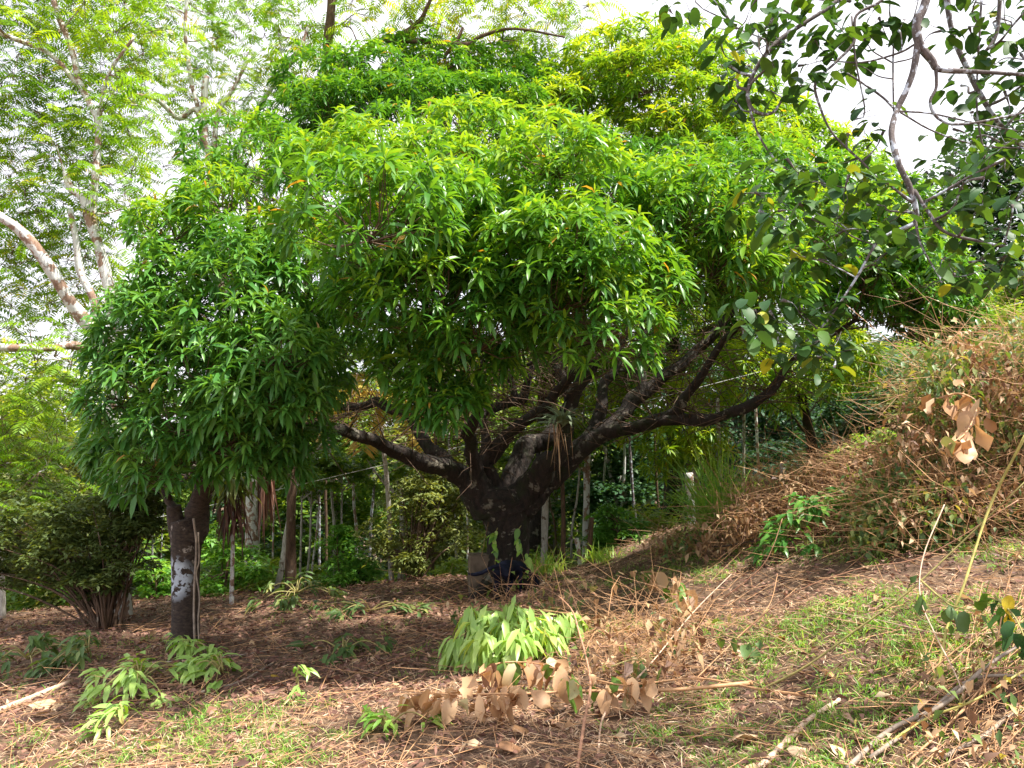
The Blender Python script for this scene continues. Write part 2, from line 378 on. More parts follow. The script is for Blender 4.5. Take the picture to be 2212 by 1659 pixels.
def build_ground_cover():
    # brown leaf litter
    lb = LB(); p = ground_pts(95000, power=.9); keep = rng.random(len(p)) < .35 + .65 * SHADY(p); p = p[keep]; n = len(p)
    p[:, 2] += rng.uniform(.004, .045, n)
    lb.leaves(p, flat_dirs(n, .1), rng.uniform(.035, .10, n), rng.uniform(.012, .03, n), droop=rng.uniform(-.2, .6, n), fold=.5, prof=((.4, 1.),), tint=rng.beta(2, 2.6, n), side=rnd_dirs(n) * .6 + np.cross(flat_dirs(n), [0, 0, 1]), wave=.25)
    tag(lb.build('leaf_litter', M['litter']), 'brown fallen leaves covering the shaded ground under the mango trees', 'leaf litter', kind='stuff')
    # straw
    lb = LB(); p = ground_pts(210000, power=.85); keep = rng.random(len(p)) < (1 - .66 * SHADY(p)) * np.clip(.62 + .55 * noise2(p[:, 0], p[:, 1], 1.9, 3) + .35 * noise2(p[:, 0], p[:, 1], 5.1, 1), .06, 1); p = p[keep]; n = len(p)
    p[:, 2] += rng.uniform(.0, .05, n)
    lb.leaves(p, flat_dirs(n, .22), rng.uniform(.03, .15, n), rng.uniform(.002, .0065, n), droop=rng.uniform(-.1, .5, n), fold=.2, prof=((.5, 1.),), tint=rng.beta(2, 2, n) + .16 * noise2(p[:, 0], p[:, 1], 1.3, 6))
    tag(lb.build('dry_grass', M['straw']), 'pale dry cut grass lying over the slope in the foreground', 'dry grass', kind='stuff')
    # green blades in tufts
    lb = LB(); c = ground_pts(24000, power=.9); w = (noise2(c[:, 0], c[:, 1], 1.1, 8) * 1.1 + .0 + .33 * sst(0, 3, c[:, 0])) * (1 - .75 * SHADY(c)); c = c[rng.random(len(c)) < w]
    k = 16; base = np.repeat(c, k, 0); n = len(base); base[:, :2] += rng.normal(0, .035, (n, 2)); base[:, 2] = G(base[:, 0], base[:, 1])
    d = rng.normal(0, .55, (n, 3)); d[:, 2] = rng.uniform(.45, 1.1, n)
    lb.leaves(base, d, rng.uniform(.05, .15, n), rng.uniform(.004, .009, n), droop=rng.uniform(.3, 1.2, n), fold=.2, prof=((.5, 1.),), tint=np.repeat(rng.random(len(c)), k) * .6 + rng.random(n) * .4)
    tag(lb.build('green_grass', M['grass']), 'short green grass growing in patches over the slope', 'grass', kind='stuff')
    # larger single fallen leaves, tan
    lb = LB(); p = ground_pts(520, power=.8); n = len(p); p[:, 2] += .03
    lb.leaves(p, flat_dirs(n, .15), rng.uniform(.07, .16, n), rng.uniform(.03, .065, n), droop=rng.uniform(-.3, .6, n), fold=.45, tint=rng.random(n) ** .8, wave=.18)
    tag(lb.build('fallen_leaves', M['dead']), 'large curled tan leaves scattered over the slope', 'fallen leaves', kind='stuff')
    # scattered thin twigs
    lb = LB(); p = ground_pts(4200, power=.8); n = len(p); p[:, 2] += rng.uniform(.01, .06, n)
    d = flat_dirs(n, .06); L = rng.uniform(.15, .6, n); q = p + d * L[:, None]; q[:, 2] = np.maximum(q[:, 2], G(q[:, 0], q[:, 1]) + .01)
    lb.sticks(p, q, .003, .0015); tag(lb.build('fallen_twigs', M['stick']), 'thin dry twigs strewn over the slope', 'twigs', kind='stuff')
build_ground_cover()

# ------------------------------------------------------------------ mango foliage
def rosettes(lb, tw, pos, ax, size, tint, nl=14, droop=.6, W=.20):
    N = len(pos); k = nl
    ax = unit(ax); h = unit(rng.normal(0, 1, (N, 3))); x = unit(np.cross(ax, h)); y = np.cross(ax, x)
    base = np.repeat(pos, k, 0); A = np.repeat(ax, k, 0); X = np.repeat(x, k, 0); Y = np.repeat(y, k, 0)
    j = np.tile(np.arange(k), N); phi = j * 2.399 + np.repeat(rng.random(N) * 6.28, k) + rng.normal(0, .25, N * k)
    lev = j / k
    el = np.radians(65 - 85 * lev + rng.normal(0, 10, N * k))
    rad = X * np.cos(phi)[:, None] + Y * np.sin(phi)[:, None]
    d0 = rad * np.cos(el)[:, None] + A * np.sin(el)[:, None]
    S = np.repeat(size, k)
    base = base + A * ((.5 - lev) * .3 * S)[:, None]
    L = S * rng.uniform(.75, 1.15, N * k) * (.62 + .38 * np.minimum(1, lev * 2.5))
    lb.leaves(base, d0, L, L * W * rng.uniform(.85, 1.2, N * k), droop=droop * rng.uniform(.6, 1.5, N * k), fold=.32, tint=np.where(rng.random(N * k) < .006, 1.0, np.clip(np.repeat(tint, k) + rng.normal(0, .14, N * k) + .16 * (lev < .3), 0, .965)))
def in_poly(x, y, poly):
    c = False; n = len(poly)
    for i in range(n):
        x1, y1 = poly[i]; x2, y2 = poly[(i + 1) % n]
        if (y1 > y) != (y2 > y) and x < (x2 - x1) * (y - y1) / (y2 - y1) + x1: c = not c
    return c
def poisson_poly(poly, dist, tries=6000, seed=1):
    r = random.Random(seed); us = [p[0] for p in poly]; vs_ = [p[1] for p in poly]; pts = []
    for _ in range(tries):
        u = r.uniform(min(us), max(us)); v = r.uniform(min(vs_), max(vs_))
        if in_poly(u, v, poly) and all((u - a) ** 2 + (v - b) ** 2 > dist * dist for a, b in pts): pts.append((u, v))
    return pts
def clump(lb, tw, C, Rr, size, tint0, out_dir, dens=1.0, flat=.72, hang=.0, droop=.58):
    """a tight dome of leaf rosettes round C"""
    n = int(150 * Rr * Rr * (.185 / size) ** 2 * dens) + 5
    k = n * 6; d = rnd_dirs(k); bias = unit(np.array(out_dir) * .9 + np.array([0, 0, .8]))
    d = d[(d @ bias + rng.normal(0, .12, k)) > -.28]
    # thin out so that the rosettes keep their distance
    sel = [d[0]]; thr = math.cos(1.15 / math.sqrt(max(n, 4)))
    arr = np.array(sel)
    for q in d[1:]:
        if len(sel) >= n: break
        if (arr @ q).max() < thr: sel.append(q); arr = np.array(sel)
    d = arr; n = len(d)
    lump = 1 + .13 * np.sin(d[:, 0] * 5 + C[0] * 7) * np.cos(d[:, 1] * 4 + C[2] * 5) + .09 * np.sin(d[:, 2] * 7 + C[1] * 3)
    rr = Rr * lump * rng.uniform(.86, 1.04, n); pos = C + d * rr[:, None] * np.array([1, 1, flat])
    ax = unit(d * .7 + np.array([0, 0, .8]) + rng.normal(0, .16, (n, 3)))
    hgt = d[:, 2]
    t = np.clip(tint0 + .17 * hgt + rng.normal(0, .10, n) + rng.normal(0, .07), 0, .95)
    rosettes(lb, tw, pos, ax, size * rng.uniform(.8, 1.2, n), t, droop=droop)
    if tw is not None:
        m = rng.random(n) < .5; pp = pos[m]; n = len(pp)
        mid = C - np.array([0, 0, .3 * Rr]) + (pp - C) * .45 + rng.normal(0, .05, (n, 3))
        tw.sticks(np.repeat([C - np.array([0, 0, .3 * Rr])], n, 0), mid, .006, .005); tw.sticks(mid, pp, .005, .003)
def connect(tb, nodes, targets, org, rmax=.05):
    if isinstance(tb, list):
        own = [i for i, n in enumerate(nodes) for _ in range(len(n))]; nodes = [q for n in nodes for q in n]
    else: own = None
    """branches that run from the limbs out to the leaf clumps; nodes grow as branches are added"""
    order = sorted(range(len(targets)), key=lambda i: np.linalg.norm(targets[i] - org))
    for i in order:
        T = targets[i]; A = np.array([n[:3] for n in nodes]); rr = np.array([n[3] for n in nodes])
        dd = np.linalg.norm(A - T, axis=1) + 1.3 * np.maximum(0, A[:, 2] - T[2] + .1) + .25 * np.linalg.norm(A - org, axis=1) * 0
        k = int(np.argmin(dd)); S = A[k]; L = np.linalg.norm(T - S)
        if L < .15: continue
        r0 = min(rr[k] * .72, .014 + .017 * L, rmax)
        m1 = S + (T - S) * .35 + rng.normal(0, .07 * L, 3) + np.array([0, 0, -.04 * L]); m2 = S + (T - S) * .7 + rng.normal(0, .07 * L, 3)
        pts = [(*S, r0), (*m1, r0 * .82), (*m2, r0 * .6), (*T, .009)]
        (tb if own is None else tb[own[k]]).tube(pts, sides=6, n=4, gnarl=.05)
        if own is not None: own += [own[k], own[k]]
        nodes += [(*m1, r0 * .8), (*m2, r0 * .6)]
def kink(pts, amt=.06):
    pts = np.array(pts, float); out = [pts[0]]
    for a, b in zip(pts[:-1], pts[1:]):
        m = (a + b) / 2; L = np.linalg.norm(b[:3] - a[:3]); m[:3] += rng.normal(0, amt * L, 3); m[3] *= rng.uniform(.88, 1.08)
        out += [m, b]
    return out
def limb_nodes(limbs, n=3):
    out = []
    for l in limbs:
        q = crom(np.array(U(l)), n); out += [tuple(a) for a in q[1:]]
    return out

def mango_main():
    root = thing('mango_tree', 'large spreading mango tree with dark mossy trunk and low forking limbs', 'tree')
    tb = TB()
    tb.tube(U([(1088, 1300, 10.7, 64), (1090, 1268, 10.7, 53), (1093, 1225, 10.7, 46), (1096, 1160, 10.7, 45), (1090, 1110, 10.7, 52), (1086, 1072, 10.7, 60), (1088, 1050, 10.7, 48)]), sides=28, gnarl=.07, n=9, rough=.03)
    limbs = [
        [(1050, 1110, 10.6, 30), (1022, 1052, 10.5, 28), (960, 1010, 10.2, 19), (870, 980, 9.9, 16), (800, 948, 9.5, 15), (735, 928, 9.1, 12), (660, 922, 8.7, 9), (600, 900, 8.4, 6)],
        [(1050, 1100, 10.8, 26), (1015, 1040, 10.9, 24), (950, 985, 11.0, 17), (915, 950, 11.1, 14), (880, 890, 11.3, 12), (815, 868, 11.5, 10), (730, 880, 11.8, 7)],
        [(1065, 1090, 10.6, 28), (1030, 1030, 10.4, 19), (1018, 980, 10.2, 14), (1012, 935, 10.0, 13), (1030, 895, 9.8, 9), (1045, 850, 9.4, 8), (1036, 800, 9.0, 7), (1060, 740, 8.6, 6)],
        [(1070, 1080, 10.7, 26), (1045, 1000, 10.6, 17), (1085, 955, 10.5, 15), (1128, 915, 10.4, 14), (1180, 882, 10.2, 13), (1215, 835, 10.0, 11), (1262, 785, 9.7, 9), (1290, 700, 9.3, 7)],
        [(1040, 1010, 10.5, 14), (1042, 900, 10.7, 9), (1085, 875, 10.9, 10), (1128, 862, 10.9, 11), (1148, 800, 11.0, 7), (1175, 740, 11.1, 6)],
        [(1120, 872, 10.9, 9), (1105, 830, 10.9, 8), (1082, 785, 10.7, 7), (1060, 720, 10.5, 5)],
        [(1105, 1090, 10.8, 28), (1120, 1000, 11.0, 23), (1140, 960, 11.2, 21), (1190, 940, 11.3, 18), (1215, 900, 11.5, 14), (1225, 840, 11.8, 12), (1205, 740, 12.0, 9)],
        [(1110, 1090, 10.6, 30), (1165, 1030, 10.4, 26), (1205, 985, 10.2, 21), (1222, 900, 10.2, 17), (1245, 840, 10.2, 14), (1280, 790, 10.2, 12), (1290, 720, 10.1, 9), (1300, 640, 10.0, 7)],
        [(1125, 1100, 10.7, 30), (1180, 1042, 10.7, 25), (1245, 975, 10.6, 22), (1330, 930, 10.5, 16), (1410, 910, 10.4, 14), (1465, 885, 10.2, 12), (1510, 820, 10.0, 10), (1560, 740, 9.8, 8), (1620, 690, 9.5, 6)],
        [(1400, 912, 10.4, 12), (1470, 906, 10.2, 13), (1545, 904, 10.0, 12), (1610, 880, 9.8, 11), (1665, 845, 9.7, 10), (1695, 800, 9.6, 8), (1760, 740, 9.4, 6), (1850, 690, 9.2, 4)],
        [(1300, 940, 10.6, 17), (1350, 890, 10.8, 17), (1405, 840, 11.0, 14), (1470, 790, 11.1, 12), (1530, 735, 11.2, 10), (1600, 650, 11.3, 7)],
        [(1385, 858, 10.9, 12), (1383, 790, 11.0, 10), (1392, 720, 11.0, 8), (1400, 620, 11.0, 6)],
        [(1250, 968, 10.7, 15), (1300, 880, 11.3, 12), (1330, 800, 11.8, 10), (1360, 700, 12.3, 8)],
    ]
    tb.build('trunk', M['bark_main'], root)
    ltb = []
    for l in limbs: ltb.append(TB()); ltb[-1].tube(kink(U(l)), sides=14, n=6, gnarl=.09, rough=.05)
    # crown
    poly = [(640, 340), (740, 320), (850, 300), (980, 285), (1100, 300), (1180, 320), (1290, 360), (1400, 390), (1560, 350), (1680, 320), (1780, 360), (1860, 400), (1930, 460), (1990, 540), (2010, 620), (2000, 680),
            (1900, 680), (1760, 660), (1650, 650), (1560, 660), (1480, 660), (1400, 675), (1330, 680), (1250, 700), (1150, 700), (1080, 730), (1010, 720), (930, 690), (860, 670), (760, 660), (680, 650), (520, 580), (380, 560), (330, 500), (340, 440), (430, 400), (540, 350)]
    C2 = []; lb = LB(); tw = LB()
    def depth(u, v):
        q = 1 - ((u - 1130) / 1000.) ** 2 - ((v - 640) / 440.) ** 2
        return 10.7 - 4.2 * (1 - .62 * float(sst(1350, 1900, u))) * math.sqrt(max(q, .02))
    gaps = [(740, 505, 60), (1215, 470, 45), (1300, 540, 40), (850, 600, 45)]
    for (u, v) in poisson_poly(poly, 92, seed=5):
        if any((u - a) ** 2 + (v - b) ** 2 < g * g for a, b, g in gaps) and random.random() < .8: continue
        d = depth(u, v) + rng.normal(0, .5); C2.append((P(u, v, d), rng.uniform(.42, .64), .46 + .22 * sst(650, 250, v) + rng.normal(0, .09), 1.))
    for (u, v, d, r) in [(905, 800, 6.9, .42), (960, 850, 6.7, .36), (930, 860, 6.7, .3), (985, 880, 6.6, .24), (1180, 740, 7.2, .32), (1010, 790, 7.0, .45), (1085, 735, 7.0, .42), (900, 745, 7.3, .42), (1190, 570, 6.6, .55), (1090, 600, 6.7, .5), (1290, 590, 6.9, .5), (1180, 680, 6.9, .42), (1470, 470, 7.2, .6), (1540, 560, 7.4, .6), (1470, 610, 7.6, .55), (1600, 620, 7.8, .45), (960, 480, 6.9, .6), (830, 610, 7.6, .4), (1240, 745, 7.4, .3),
                        (2020, 650, 9.6, .55), (1930, 640, 9.5, .55), (1850, 600, 9.2, .55), (1990, 580, 9.8, .55), (2030, 610, 9.8, .45), (1760, 560, 9.0, .55), (2000, 520, 10, .45), (1900, 540, 9.5, .55), (1960, 700, 9.6, .4), (2030, 680, 9.7, .35), (1850, 670, 9.5, .45), (1760, 640, 9.3, .45), (1690, 600, 9, .5)]:
        C2.append((P(u, v, d), r, .5, 1.))
    for (u, v) in poisson_poly([(620, 600), (1850, 600), (1820, 740), (1650, 740), (1300, 800), (760, 800), (620, 760)], 80, seed=19):   # low skirt on the far side
        C2.append((P(u, v, 13.6 + rng.normal(0, .5)), rng.uniform(.45, .7), .6, .5))
    for (u, v) in poisson_poly(poly, 150, seed=9):     # the far side of the crown
        q = 1 - ((u - 1130) / 1000.) ** 2 - ((v - 560) / 400.) ** 2
        C2.append((P(u, v * .8 + 90, 10.7 + 4.4 * math.sqrt(max(q, .02)) + rng.normal(0, .3)), rng.uniform(.6, .85), .55, .5))
    for (u, v) in poisson_poly([(500, 330), (1150, 270), (1900, 420), (1950, 620), (1400, 600), (1000, 620), (600, 560)], 108, seed=4):   # inside, near the top
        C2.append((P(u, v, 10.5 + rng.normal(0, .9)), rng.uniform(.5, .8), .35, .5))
    org = P(1100, 900, 10.7)
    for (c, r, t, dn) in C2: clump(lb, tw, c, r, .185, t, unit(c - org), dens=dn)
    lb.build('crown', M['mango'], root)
    connect(ltb, [limb_nodes([l]) for l in limbs], [c - np.array([0, 0, .3 * r]) for c, r, _, _ in C2], org, .06)
    # fine dark twigs under the crown
    nd = np.array([q for l in limbs for q in limb_nodes([l], 4)]); nd = nd[nd[:, 3] < .10]; k_ = rng.integers(0, len(nd), 700)
    a_ = nd[k_, :3]; d_ = rng.normal(0, 1, (700, 3)); d_[:, 2] = d_[:, 2] * .5 + .35; b_ = a_ + unit(d_) * rng.uniform(.3, 1.0, 700)[:, None]
    c_ = b_ + unit(d_ + rng.normal(0, .6, (700, 3))) * rng.uniform(.2, .6, 700)[:, None]; tw.sticks(a_, b_, .008, .005); tw.sticks(b_, c_, .005, .002)
    for (u, v, d, u2, v2, d2) in [(1070, 1262, 10.5, 1000, 1292, 10.2), (1110, 1262, 10.5, 1165, 1285, 10.2), (1085, 1262, 10.4, 1070, 1320, 9.9), (1120, 1255, 10.8, 1190, 1262, 11), (1060, 1255, 10.8, 1010, 1265, 11.1)]:
        a_ = P(u, v, d); b_ = P(u2, v2, d2); b_[2] = float(G(b_[0], b_[1])) - .05; m_ = (a_ + b_) / 2; m_[2] = float(G(m_[0], m_[1])) + .05; a_[2] += .25; a_ = a_ * .8 + P(1090, 1250, 10.7) * .2
        ltb[0].tube([(*a_, .09), (*m_, .08), (*b_, .03)], sides=8, gnarl=.1)
    for t_ in ltb: t_.build('limb', M['bark_main'], root)
    tw.build('twigs', M['bark_brown'], root)
    put(root, P(1090, 1270, 10.7))
mango_main()

def mango_left():
    root = thing('mango_tree', 'mango tree on the left with whitish patch on its straight forked trunk', 'tree')
    tb = TB()
    tb.tube(U([(390, 1440, 8.2, 56), (394, 1400, 8.2, 38), (398, 1375, 8.2, 31), (400, 1350, 8.2, 29), (400, 1250, 8.2, 29), (402, 1180, 8.2, 31), (404, 1140, 8.2, 33), (400, 1120, 8.2, 30)]), sides=16, gnarl=.04)
    limbs = [[(412, 1165, 8.2, 26), (425, 1110, 8.2, 24), (447, 1040, 8.1, 20), (462, 960, 8.0, 16), (480, 880, 7.9, 13), (500, 790, 8.0, 10), (470, 690, 8.2, 8)],
             [(392, 1165, 8.2, 22), (380, 1125, 8.2, 19), (376, 1092, 8.2, 16)],
             [(376, 1100, 8.2, 9), (350, 1040, 8.3, 9), (310, 980, 8.4, 8), (270, 900, 8.5, 6)],
             [(462, 960, 8.0, 12), (530, 930, 7.7, 10), (590, 900, 7.4, 8), (630, 880, 7.2, 6)]]
    tb.tube(U(limbs[1]), sides=12, n=5, gnarl=.06); tb.build('trunk', M['bark_left'], root)
    limbs = [limbs[0], limbs[2], limbs[3]]; ltb = []
    for l in limbs: ltb.append(TB()); ltb[-1].tube(kink(U(l)), sides=14, n=6, gnarl=.09, rough=.05)
    poly = [(330, 560), (480, 560), (600, 620), (690, 700), (680, 800), (670, 880), (600, 930), (500, 960), (450, 1000), (400, 1000), (350, 1010), (300, 1000), (270, 960), (250, 900), (265, 840), (290, 770), (310, 690), (330, 620)]
    C2 = []; lb = LB(); tw = LB(); org = P(440, 900, 8.6)
    for (u, v) in poisson_poly(poly, 70, seed=3):
        q = 1 - ((u - 440) / 330.) ** 2 - ((v - 800) / 330.) ** 2
        C2.append((P(u, v, 8.6 - 1.7 * math.sqrt(max(q, .02)) + rng.normal(0, .2)), rng.uniform(.34, .5), .5))
    for (u, v, d, r) in [(600, 760, 6.6, .42), (560, 850, 6.6, .42), (630, 860, 6.8, .36), (500, 930, 6.8, .36), (600, 950, 7.2, .25), (290, 1030, 7.5, .25), (340, 1025, 7.4, .26), (225, 945, 7.8, .26), (250, 990, 7.7, .26), (545, 1000, 7.3, .2), (620, 1000, 7.4, .2)]:
        C2.append((P(u, v, d), r, .55))
    for (u, v) in poisson_poly(poly, 120, seed=13):
        C2.append((P(u, v, 9.6 + rng.normal(0, .3)), rng.uniform(.4, .6), .4))
    for (c, r, t) in C2: clump(lb, tw, c, r, .185, t, unit(c - org), dens=1.0)
    lb.build('crown', M['mango_left'], root)
    connect(ltb, [limb_nodes([l]) for l in limbs], [c - np.array([0, 0, .3 * r]) for c, r, _ in C2], org, .045)
    for t_ in ltb: t_.build('limb', M['bark_left'], root)
    tw.build('twigs', M['bark_brown'], root)
    # two thin lianas down the trunk
    tb = TB()
    tb.tube(U([(418, 1120, 7.98, 2.4), (424, 1180, 8.0, 2.2), (420, 1260, 8.01, 2.2), (419, 1330, 8.01, 2.4), (421, 1392, 8.0, 2.6)]), sides=6)
    l1 = tb.build('liana', M['stick_grey']); tag(l1, 'thin straight climbing stem down the left mango trunk', 'liana')
    tb = TB()
    tb.tube(U([(428, 1150, 8.0, 1.8), (430, 1210, 8.02, 1.8), (424, 1240, 8.01, 1.8), (431, 1290, 8.02, 1.8), (428, 1340, 8.02, 1.8), (430, 1390, 8.0, 1.8)]), sides=6)
    l2 = tb.build('liana', M['stick_grey']); tag(l2, 'wavy climbing stem along the right edge of the left mango trunk', 'liana')
    put(root, P(395, 1395, 8.2))
mango_left()

def mango_small(name_label, base, top, clumps, mat, size, trunk_r, dens=1.0, tint=.5, twigs=True, matb='bark_main'):
    root = thing('mango_tree', name_label, 'tree'); tb = TB()
    b = P(*base); b[2] = float(G(b[0], b[1])) - .1; t = P(*top)
    m = (b + t) / 2 + np.array([.15, 0, 0])
    tb.tube([(*b, trunk_r * 1.3), (*(b + (m - b) * .3), trunk_r), (*m, trunk_r * .85), (*t, trunk_r * .6)], sides=10)
    nodes = [(*m, trunk_r * .8), (*((m + t) / 2), trunk_r * .7), (*t, trunk_r * .6)]
    lb = LB(); tw = LB() if twigs else None
    cs = [P(u, v, d) for (u, v, d, r) in clumps]; org = np.mean(cs, axis=0) - np.array([0, 0, .5])
    for c, (u, v, d, r) in zip(cs, clumps): clump(lb, tw, c, r, size, tint, unit(c - org), dens=dens)
    lb.build('crown', M[mat], root)
    connect(tb, nodes, [c - np.array([0, 0, .3]) for c in cs], t, .07); tb.build('trunk', M[matb], root)
    if twigs: tw.build('twigs', M['bark_brown'], root)
    put(root, b)
mango_small('tall mango tree rising behind the top of the big spreading one', (1150, 1240, 15.2), (1180, 420, 15.0),
    [(700, 185, 13.5, .8), (790, 180, 13.2, .8), (870, 150, 14, .8), (760, 240, 13, .8), (900, 215, 13, .8), (980, 190, 13.4, .8), (1060, 180, 13.8, .8), (1000, 240, 12.6, .7), (1130, 210, 13.6, .7), (1100, 150, 14.5, .7), (1190, 190, 14.5, .7), (660, 260, 13, .7), (720, 250, 12.6, .8), (830, 230, 12.6, .8), (940, 240, 12.4, .8), (1070, 240, 12.6, .8), (950, 150, 14, .7), (1130, 290, 14.5, 1.), (850, 300, 14, 1.1)],
    'mango', .20, .20, dens=.75, tint=.40)
mango_small('bright yellow green mango tree behind the upper right of the big crown', (1450, 1200, 15.6), (1430, 420, 15.0),
    [(1250, 170, 13.5, .7), (1310, 130, 13.5, .7), (1380, 110, 13.3, .7), (1350, 180, 13, .8), (1440, 150, 13.2, .8), (1500, 170, 13.4, .7), (1430, 230, 12.8, .8), (1520, 240, 13, .8), (1590, 250, 13.2, .7), (1650, 290, 13., .7), (1270, 240, 13.6, .7), (1340, 260, 13.6, .6), (1600, 190, 14, .6), (1720, 330, 13, .7), (1400, 330, 14.5, 1.), (1550, 330, 14.5, 1.), (1490, 100, 14, .5), (1560, 130, 14, .5), (1780, 330, 13.2, .6), (1200, 250, 13, .8), (1480, 300, 12.6, .8), (1320, 320, 12.8, .8), (1560, 290, 12.6, .8), (1640, 340, 12.4, .8), (1400, 170, 12.8, .8), (1700, 270, 13.2, .6), (1600, 350, 12.6, .8), (1470, 350, 13, .8), (1850, 370, 13.3, .6)],
    'mango_far', .20, .18, dens=.75, tint=.45)
mango_small('sunlit low mango tree seen beneath the right limbs', (1492, 1150, 13.5), (1490, 1000, 13.6),
    [(1440, 960, 13.5, .5), (1490, 920, 13.4, .5), (1520, 970, 13.4, .45), (1400, 930, 13.9, .5), (1490, 985, 13.3, .35), (1450, 870, 14, .6), (1360, 880, 14.3, .6), (1390, 800, 14.5, .7), (1300, 860, 14.6, .6), (1530, 860, 14, .5), (1320, 780, 14.6, .6), (1420, 1000, 13.6, .35), (1520, 800, 14.5, .6), (1220, 800, 15, .6), (1300, 700, 15, .7), (1400, 700, 15, .7), (1500, 700, 15, .7), (1600, 700, 15, .7), (1560, 760, 14.6, .6), (1180, 860, 15, .5), (1100, 840, 15.3, .6), (1060, 780, 15.3, .6)],
    'mango_far', .20, .11, dens=.95, tint=.7, matb='bark_pale')
mango_small('bright small mango tree between the right limbs and the brush hillside', (1760, 1120, 14.5), (1730, 850, 13.2),
    [(1660, 830, 13, .5), (1720, 800, 12.8, .5), (1780, 780, 12.8, .5), (1830, 760, 12.9, .5), (1700, 870, 13, .4), (1770, 840, 12.8, .45), (1840, 830, 12.9, .35), (1620, 780, 13.4, .5), (1800, 730, 13.3, .5), (1860, 790, 13, .3)],
    'mango_far', .20, .12, dens=.95, tint=.6)

# ------------------------------------------------------------------ feathery trees
def fronds(lb, base, d0, L, tint, pairs=11, lw=.018, ll=.30, droop=.7, dens=1.0):
    base = np.asarray(base, float); N = len(base); d0 = unit(d0)
    side = unit(np.cross(d0, [0, 0, 1]) + rng.normal(0, .1, (N, 3)))
    p = base.copy(); K = pairs; prev = p
    for k in range(K):
        t = (k + .5) / K; d = d0.copy(); d[:, 2] -= droop * t * 2; d = unit(d)
        q = p + d * (L / K)[:, None]
        lb.sticks(p, q, .002, .0016, tint=tint * .8)
        prof = math.sin(math.pi * (.12 + .8 * t)) ** .6
        for s_ in (-1, 1):
            dd = side * s_ + d * .32 + np.array([0, 0, -.22]) + rng.normal(0, .06, (N, 3))
            lb.leaves(q, dd, L * ll * prof, np.maximum(L / K * .72, lw), droop=.25, prof=((.45, 1.),), flat=True, side=d * 1.0, tint=tint + rng.normal(0, .06, N))
        p = q
def frond_cloud(lb, tw, tips, n_each, L, tint0, droop=.7, pairs=10, spread=.35):
    N = len(tips) * n_each
    b = np.repeat(tips, n_each, 0) + rng.normal(0, spread, (N, 3))
    a = rng.random(N) * 6.283; d = np.stack([np.cos(a), np.sin(a), rng.uniform(.1, .7, N)], -1)
    fronds(lb, b, d, L * rng.uniform(.7, 1.2, N), np.clip(np.repeat(tint0 + rng.normal(0, .16, len(tips)), n_each) + rng.normal(0, .08, N), 0, .97), droop=droop, pairs=pairs)
    if tw is not None: tw.sticks(np.repeat(tips, n_each, 0), b, .004, .002)
def feather_tree(label, limbs, polys, trunk_pts, matb='bark_pale', L=.42, group='feathery trees at the edge of the clearing'):
    root = thing('feathery_tree', label, 'tree', group)
    tb = TB()
    if trunk_pts: tb.tube(trunk_pts, sides=12)
    for l in limbs: tb.tube(U(l), sides=9, n=5, gnarl=.06)
    lb = LB(); tw = LB(); tips = []
    for (poly, dist, dlo, dhi, n_each, tint, seed) in polys:
        pts = poisson_poly(poly, dist * .68, 5000, seed)
        T = np.array([P(u, v, random.uniform(dlo, dhi)) for u, v in pts]); tips += list(T)
        frond_cloud(lb, tw, T, n_each, L, tint)
    lb.build('crown', M['feather'], root)
    connect(tb, limb_nodes(limbs, 4), tips, np.array(U([limbs[0][0]])[0][:3]), .016)
    tb.build('trunk', M[matb], root); tw.build('twigs', M['bark_brown'], root)
    b = trunk_pts[0][:3]; put(root, b)
def gxyz(u, v, d, r): 
    p = P(u, v, d); return (p[0], p[1], float(G(p[0], p[1])) - .15, r)
T1 = [gxyz(266, 1385, 10.6, .14), tuple(P(262, 1250, 10.6)) + (.105,), tuple(P(250, 1080, 10.7)) + (.10,), tuple(P(245, 850, 10.9)) + (.10,), tuple(P(250, 690, 11)) + (.10,)]
feather_tree('feathery leaved tree at far left with lichen mottled pinkish limbs', [
    [(250, 700, 11, 14), (240, 640, 11, 12), (215, 540, 11, 11), (197, 480, 11, 12), (182, 430, 11, 10), (152, 405, 11, 8), (140, 370, 11, 5)],
    [(195, 480, 11, 9), (205, 400, 11, 8), (212, 300, 11.1, 7), (210, 255, 11.2, 7), (172, 180, 11.3, 7), (156, 110, 11.3, 6), (118, 10, 11.3, 6), (100, -80, 11.3, 5)],
    [(170, 185, 11.3, 6), (105, 115, 11.3, 5), (0, 72, 11.4, 5), (-80, 30, 11.5, 4)],
    [(212, 250, 11.2, 4), (235, 160, 11.1, 3.5), (290, 80, 11, 3)],
    [(225, 790, 11, 13), (205, 722, 10.8, 14), (150, 650, 10.6, 13), (95, 560, 10.4, 13), (40, 495, 10.3, 11), (-40, 440, 10.2, 10), (-150, 330, 10, 8)],
    [(225, 800, 11, 10), (205, 660, 10.9, 8), (175, 590, 10.9, 8), (165, 520, 10.9, 7), (150, 450, 10.9, 5)],
    [(230, 790, 11, 10), (170, 748, 10.7, 9), (100, 752, 10.4, 9), (0, 750, 10.1, 8.5), (-120, 740, 10, 7)]],
    [([(-160, -160), (330, -160), (330, 150), (290, 330), (340, 420), (260, 480), (230, 560), (-100, 560), (-160, 300)], 50, 10.9, 13, 10, .52, 1),
     ([(-100, 560), (230, 560), (210, 700), (-100, 720)], 56, 10.8, 12.8, 9, .62, 2),
     ([(-100, 760), (190, 760), (150, 900), (160, 1030), (60, 1060), (-100, 1030)], 50, 10, 12.6, 9, .5, 3)],
    T1)
